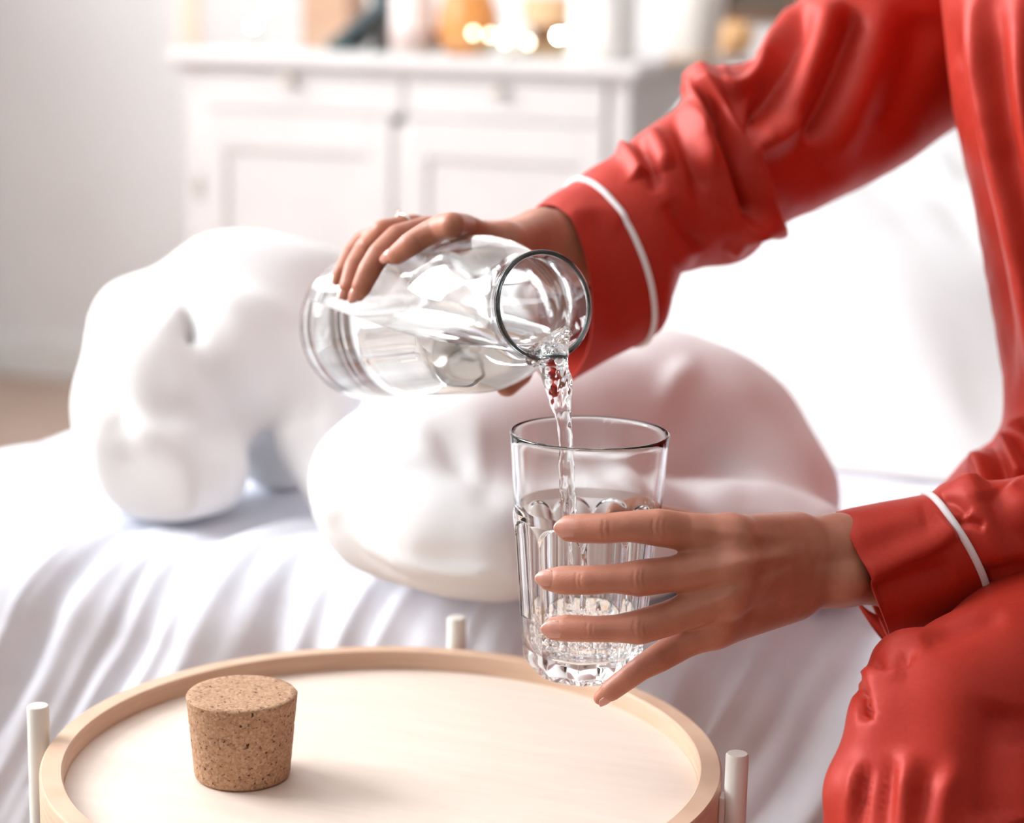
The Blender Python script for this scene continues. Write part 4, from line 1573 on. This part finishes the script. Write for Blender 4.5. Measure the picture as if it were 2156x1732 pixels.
STROKES_R = [
    # the upper sleeve hangs over the lower one in a pouch at the elbow
    ([(1487, 140), (1512, 205), (1550, 285), (1590, 360), (1612, 440), (1618, 505)], 13, 64, .015, .10),
    ([(1476, 200), (1505, 265), (1536, 335), (1562, 410), (1580, 480)], 36, 12, -.024, .18),
    ([(1532, 535), (1560, 500), (1582, 460)], 14, 18, .007),
    # drape arcs across the upper sleeve
    ([(1684, 0), (1655, 60), (1620, 115), (1582, 172), (1545, 192), (1512, 168)], 13, 17, .010, .15),
    ([(1590, 110), (1560, 140), (1530, 150)], 20, 20, -.006, .2),
    ([(1715, 10), (1680, 100), (1635, 180), (1595, 235), (1570, 240)], 24, 24, -.010, .2),
    ([(1768, -10), (1742, 80), (1705, 175), (1662, 265), (1615, 303), (1570, 300)], 24, 44, .016, .15),
    ([(1800, 20), (1768, 110), (1725, 215), (1680, 300)], 30, 36, -.012, .2),
    ([(1868, -20), (1832, 120), (1790, 240), (1720, 350)], 44, 44, .008, .2),
    ([(1945, 20), (1915, 160), (1850, 290)], 40, 40, -.006, .2),
    ([(1660, 440), (1750, 395), (1850, 345), (1960, 270)], 40, 26, .004, .2),
    # gathers of the lower sleeve
    ([(1466, 188), (1484, 240), (1502, 300)], 13, 22, .006, .3),
    ([(1432, 228), (1466, 268), (1490, 320), (1500, 380)], 12, 24, .006, .3),
    ([(1406, 250), (1440, 300), (1466, 370), (1480, 440)], 18, 16, -.0055, .3),
    ([(1366, 266), (1394, 310), (1410, 360)], 14, 26, .006, .3),
    ([(1336, 300), (1370, 350), (1384, 410)], 16, 16, -.004, .3),
    ([(1308, 306), (1336, 336), (1356, 372)], 12, 22, .007, .2),
    ([(1420, 555), (1480, 515), (1530, 440)], 26, 36, .004, .2),
    ([(1405, 420), (1440, 480), (1470, 520)], 16, 20, -.004, .2),
]
STROKES_C = [([(1150, 430), (1205, 520), (1225, 650), (1210, 780)], 30, 40, .003, .2), ([(1230, 420), (1290, 560), (1290, 720)], 30, 30, -.0025, .2), ([(1190, 460), (1260, 440), (1320, 470)], 16, 26, .002, .2)]
STROKES_L = [
    ([(2034, 997), (2050, 1040), (2085, 1110), (2120, 1200)], 20, 40, .004, .15), ([(1975, 1055), (2010, 1060), (2040, 1090)], 14, 14, -.003, .2), ([(2000, 1105), (2040, 1100), (2075, 1110)], 10, 10, -.003, .2),
    ([(2085, 1030), (2110, 1090), (2160, 1130), (2230, 1150)], 30, 36, -.004, .15), ([(2120, 1020), (2150, 1050), (2200, 1070)], 26, 26, .003, .2), ([(2060, 1220), (2120, 1200), (2200, 1200)], 20, 24, -.004, .2),
]
STROKES_LC = [([(1815, 1222), (1900, 1182), (1965, 1152), (2015, 1118)], 36, 12, .0062, .12), ([(1840, 1245), (1920, 1215), (2010, 1190)], 18, 40, -.003, .15), ([(1790, 1130), (1870, 1105), (1950, 1090)], 30, 30, .0015, .2)]
STROKES_T = [
    ([(2050, -60), (2062, 60), (2104, 294), (2150, 490), (2200, 760), (2230, 1000)], 20, 34, .013, .3), ([(2012, -60), (2030, 150), (2066, 380), (2110, 640), (2130, 860)], 18, 22, -.009, .3),
    ([(2095, -60), (2120, 180), (2170, 420), (2230, 700), (2260, 950)], 24, 26, -.008, .3), ([(2140, -60), (2156, 200), (2200, 480), (2270, 760), (2290, 1000)], 26, 44, .012, .3), ([(2230, -60), (2260, 300), (2300, 700), (2320, 950)], 44, 50, -.009, .3),
    ([(2096, 900), (2130, 960), (2160, 1010)], 14, 26, .012, .2), ([(2040, 930), (2090, 930), (2110, 1040)], 30, 14, -.012, .2), ([(2135, 880), (2170, 960), (2200, 1040)], 16, 30, -.012, .2),
    ([(2060, 960), (2080, 1000), (2090, 1060)], 20, 26, .010, .2),
]


def cloth(st, nu_, nv_, strokes, seed, wr=.0016, power=2.0):
    V, q = loft(st, nu_, nv_, power)
    N = vnormals(V, q)
    V = V + N * (wr * fbm(V * 22, seed, 3))[:, None]
    return folds(V, vnormals(V, q), strokes), q


parts_ = [cloth(R_SLV, 240, 380, STROKES_R, 81, .0010), cloth(L_SLV, 180, 300, STROKES_L, 82, .0010), cloth(TOR, 340, 320, STROKES_T, 83, .0012)]
V, q, _t2 = join_np(parts_)
shirt = link('shirt', mesh_np('shirt', V, [q]), M['satin'], person)
shirt['label'] = 'red satin pyjama shirt'


def solid(o, t):
    md = o.modifiers.new('thickness', 'SOLIDIFY')
    md.thickness = t
    md.offset = -1


solid(shirt, .0012)
for st, strokes, seed in ((R_CUFF, STROKES_C, 84), (L_CUFF, STROKES_LC, 85)):
    V, q = cloth(st, 200, 110, strokes, seed, .0008)
    co = link('cuff', mesh_np('cuff', V, [q]), M['satin'], shirt)
    solid(co, .0016)
    ring_ = V.reshape(110, 200, 3)[-1]
    cen_ = ring_.mean(0)
    ring_ = cen_ + (ring_ - cen_) * 1.012
    ring_ = np.concatenate([ring_, ring_[:2]])
    pv, pq, pt = tube_np(ring_, .0021, 12, False)
    link('piping', mesh_np('piping', pv, [pq]), M['piping'], shirt)['label'] = 'white piping along the cuff'
# slit at the left cuff: the under flap with its buttonhole edge
fl_b = [((1802, 1262), (1862, 1352), (6, 2), 1.140, .004), ((1840, 1290), (1900, 1372), (6, 2), 1.138, .004), ((1900, 1300), (1950, 1360), (6, 2), 1.136, .004)]
V, q = cloth(fl_b, 60, 40, [], 86, .0006)
link('cuff_flap', mesh_np('cuff_flap', V, [q]), M['satin'], shirt)

# trousers
Zk = 1.0
ft = Field(np.minimum(np.minimum(P(1700, 1750, .95), P(2600, 1350, 1.4)), P(2000, 3000, 1.0)) - .12, np.maximum(np.maximum(P(2900, 950, 1.4), P(1900, 1400, .98)), P(2900, 1600, 1.3)) + .14, .0034)


def tb(px, py, rp, Z):
    return P(px, py, Z), rp / FPX * Z


TRS = [(2640, 1050, 320, 1.34), (2300, 1335, 235, 1.16), (2060, 1500, 190, 1.045), (1960, 1540, 155, 1.01), (1965, 1680, 200, 1.0), (1975, 1850, 235, .995), (1990, 2200, 250, 1.0), (2010, 3000, 260, 1.03)]
pr = [tb(*t_) for t_ in TRS]
for (a_, ra_), (b_, rb_) in zip(pr[:-1], pr[1:]):
    ft.cone(a_, b_, ra_, rb_, .02)
TRS2 = [(2800, 1050, 320, 1.34), (2640, 1450, 260, 1.12), (2560, 1700, 230, 1.02), (2560, 2200, 250, 1.0), (2560, 3000, 250, 1.03)]
pr = [tb(*t_) for t_ in TRS2]
for (a_, ra_), (b_, rb_) in zip(pr[:-1], pr[1:]):
    ft.cone(a_, b_, ra_, rb_, .02)
for bx in ((1884, 1398, 44, 1.03), (1853, 1480, 48, 1.0), (1925, 1395, 56, 1.03), (1802, 1660, 62, .99), (1856, 1540, 56, .99)):
    c_, r_ = tb(*bx)
    ft.ball(c_, r_, .016)
V, q = ft.mesh(3)
del ft
N = vnormals(V, q)
V = V + N * (.0016 * fbm(V * 11, 91, 2))[:, None]
STROKES_P = [
    ([(1836, 1395), (1860, 1405), (1890, 1395), (1925, 1370)], 12, 10, -.006, .2),
    ([(1808, 1440), (1818, 1475), (1828, 1515)], 8, 12, -.008, .2), ([(1815, 1425), (1850, 1412), (1900, 1405)], 12, 20, .004, .2),
    ([(1835, 1600), (1815, 1660), (1796, 1840)], 16, 18, -.005, .55), ([(1822, 1590), (1800, 1650), (1778, 1840)], 14, 18, .004, .55),
    ([(1890, 1590), (1872, 1660), (1860, 1840)], 18, 20, -.005, .55), ([(1925, 1570), (1905, 1650), (1895, 1840)], 18, 24, .005, .55),
    ([(1990, 1600), (1950, 1670), (1935, 1840)], 20, 22, -.004, .55), ([(2040, 1590), (1990, 1670), (1975, 1840)], 22, 30, .005, .55),
    ([(2120, 1480), (2095, 1580), (2090, 1740)], 50, 50, -.007, .15), ([(2156, 1560), (2160, 1740)], 30, 30, .006, .1),
    ([(1940, 1350), (2020, 1320), (2120, 1290)], 14, 22, -.004, .2)]
V = folds(V, vnormals(V, q), STROKES_P)
tr = link('trousers', mesh_np('trousers', V, [q]), M['satin'], person)
tr['label'] = 'loose red satin pyjama trousers'
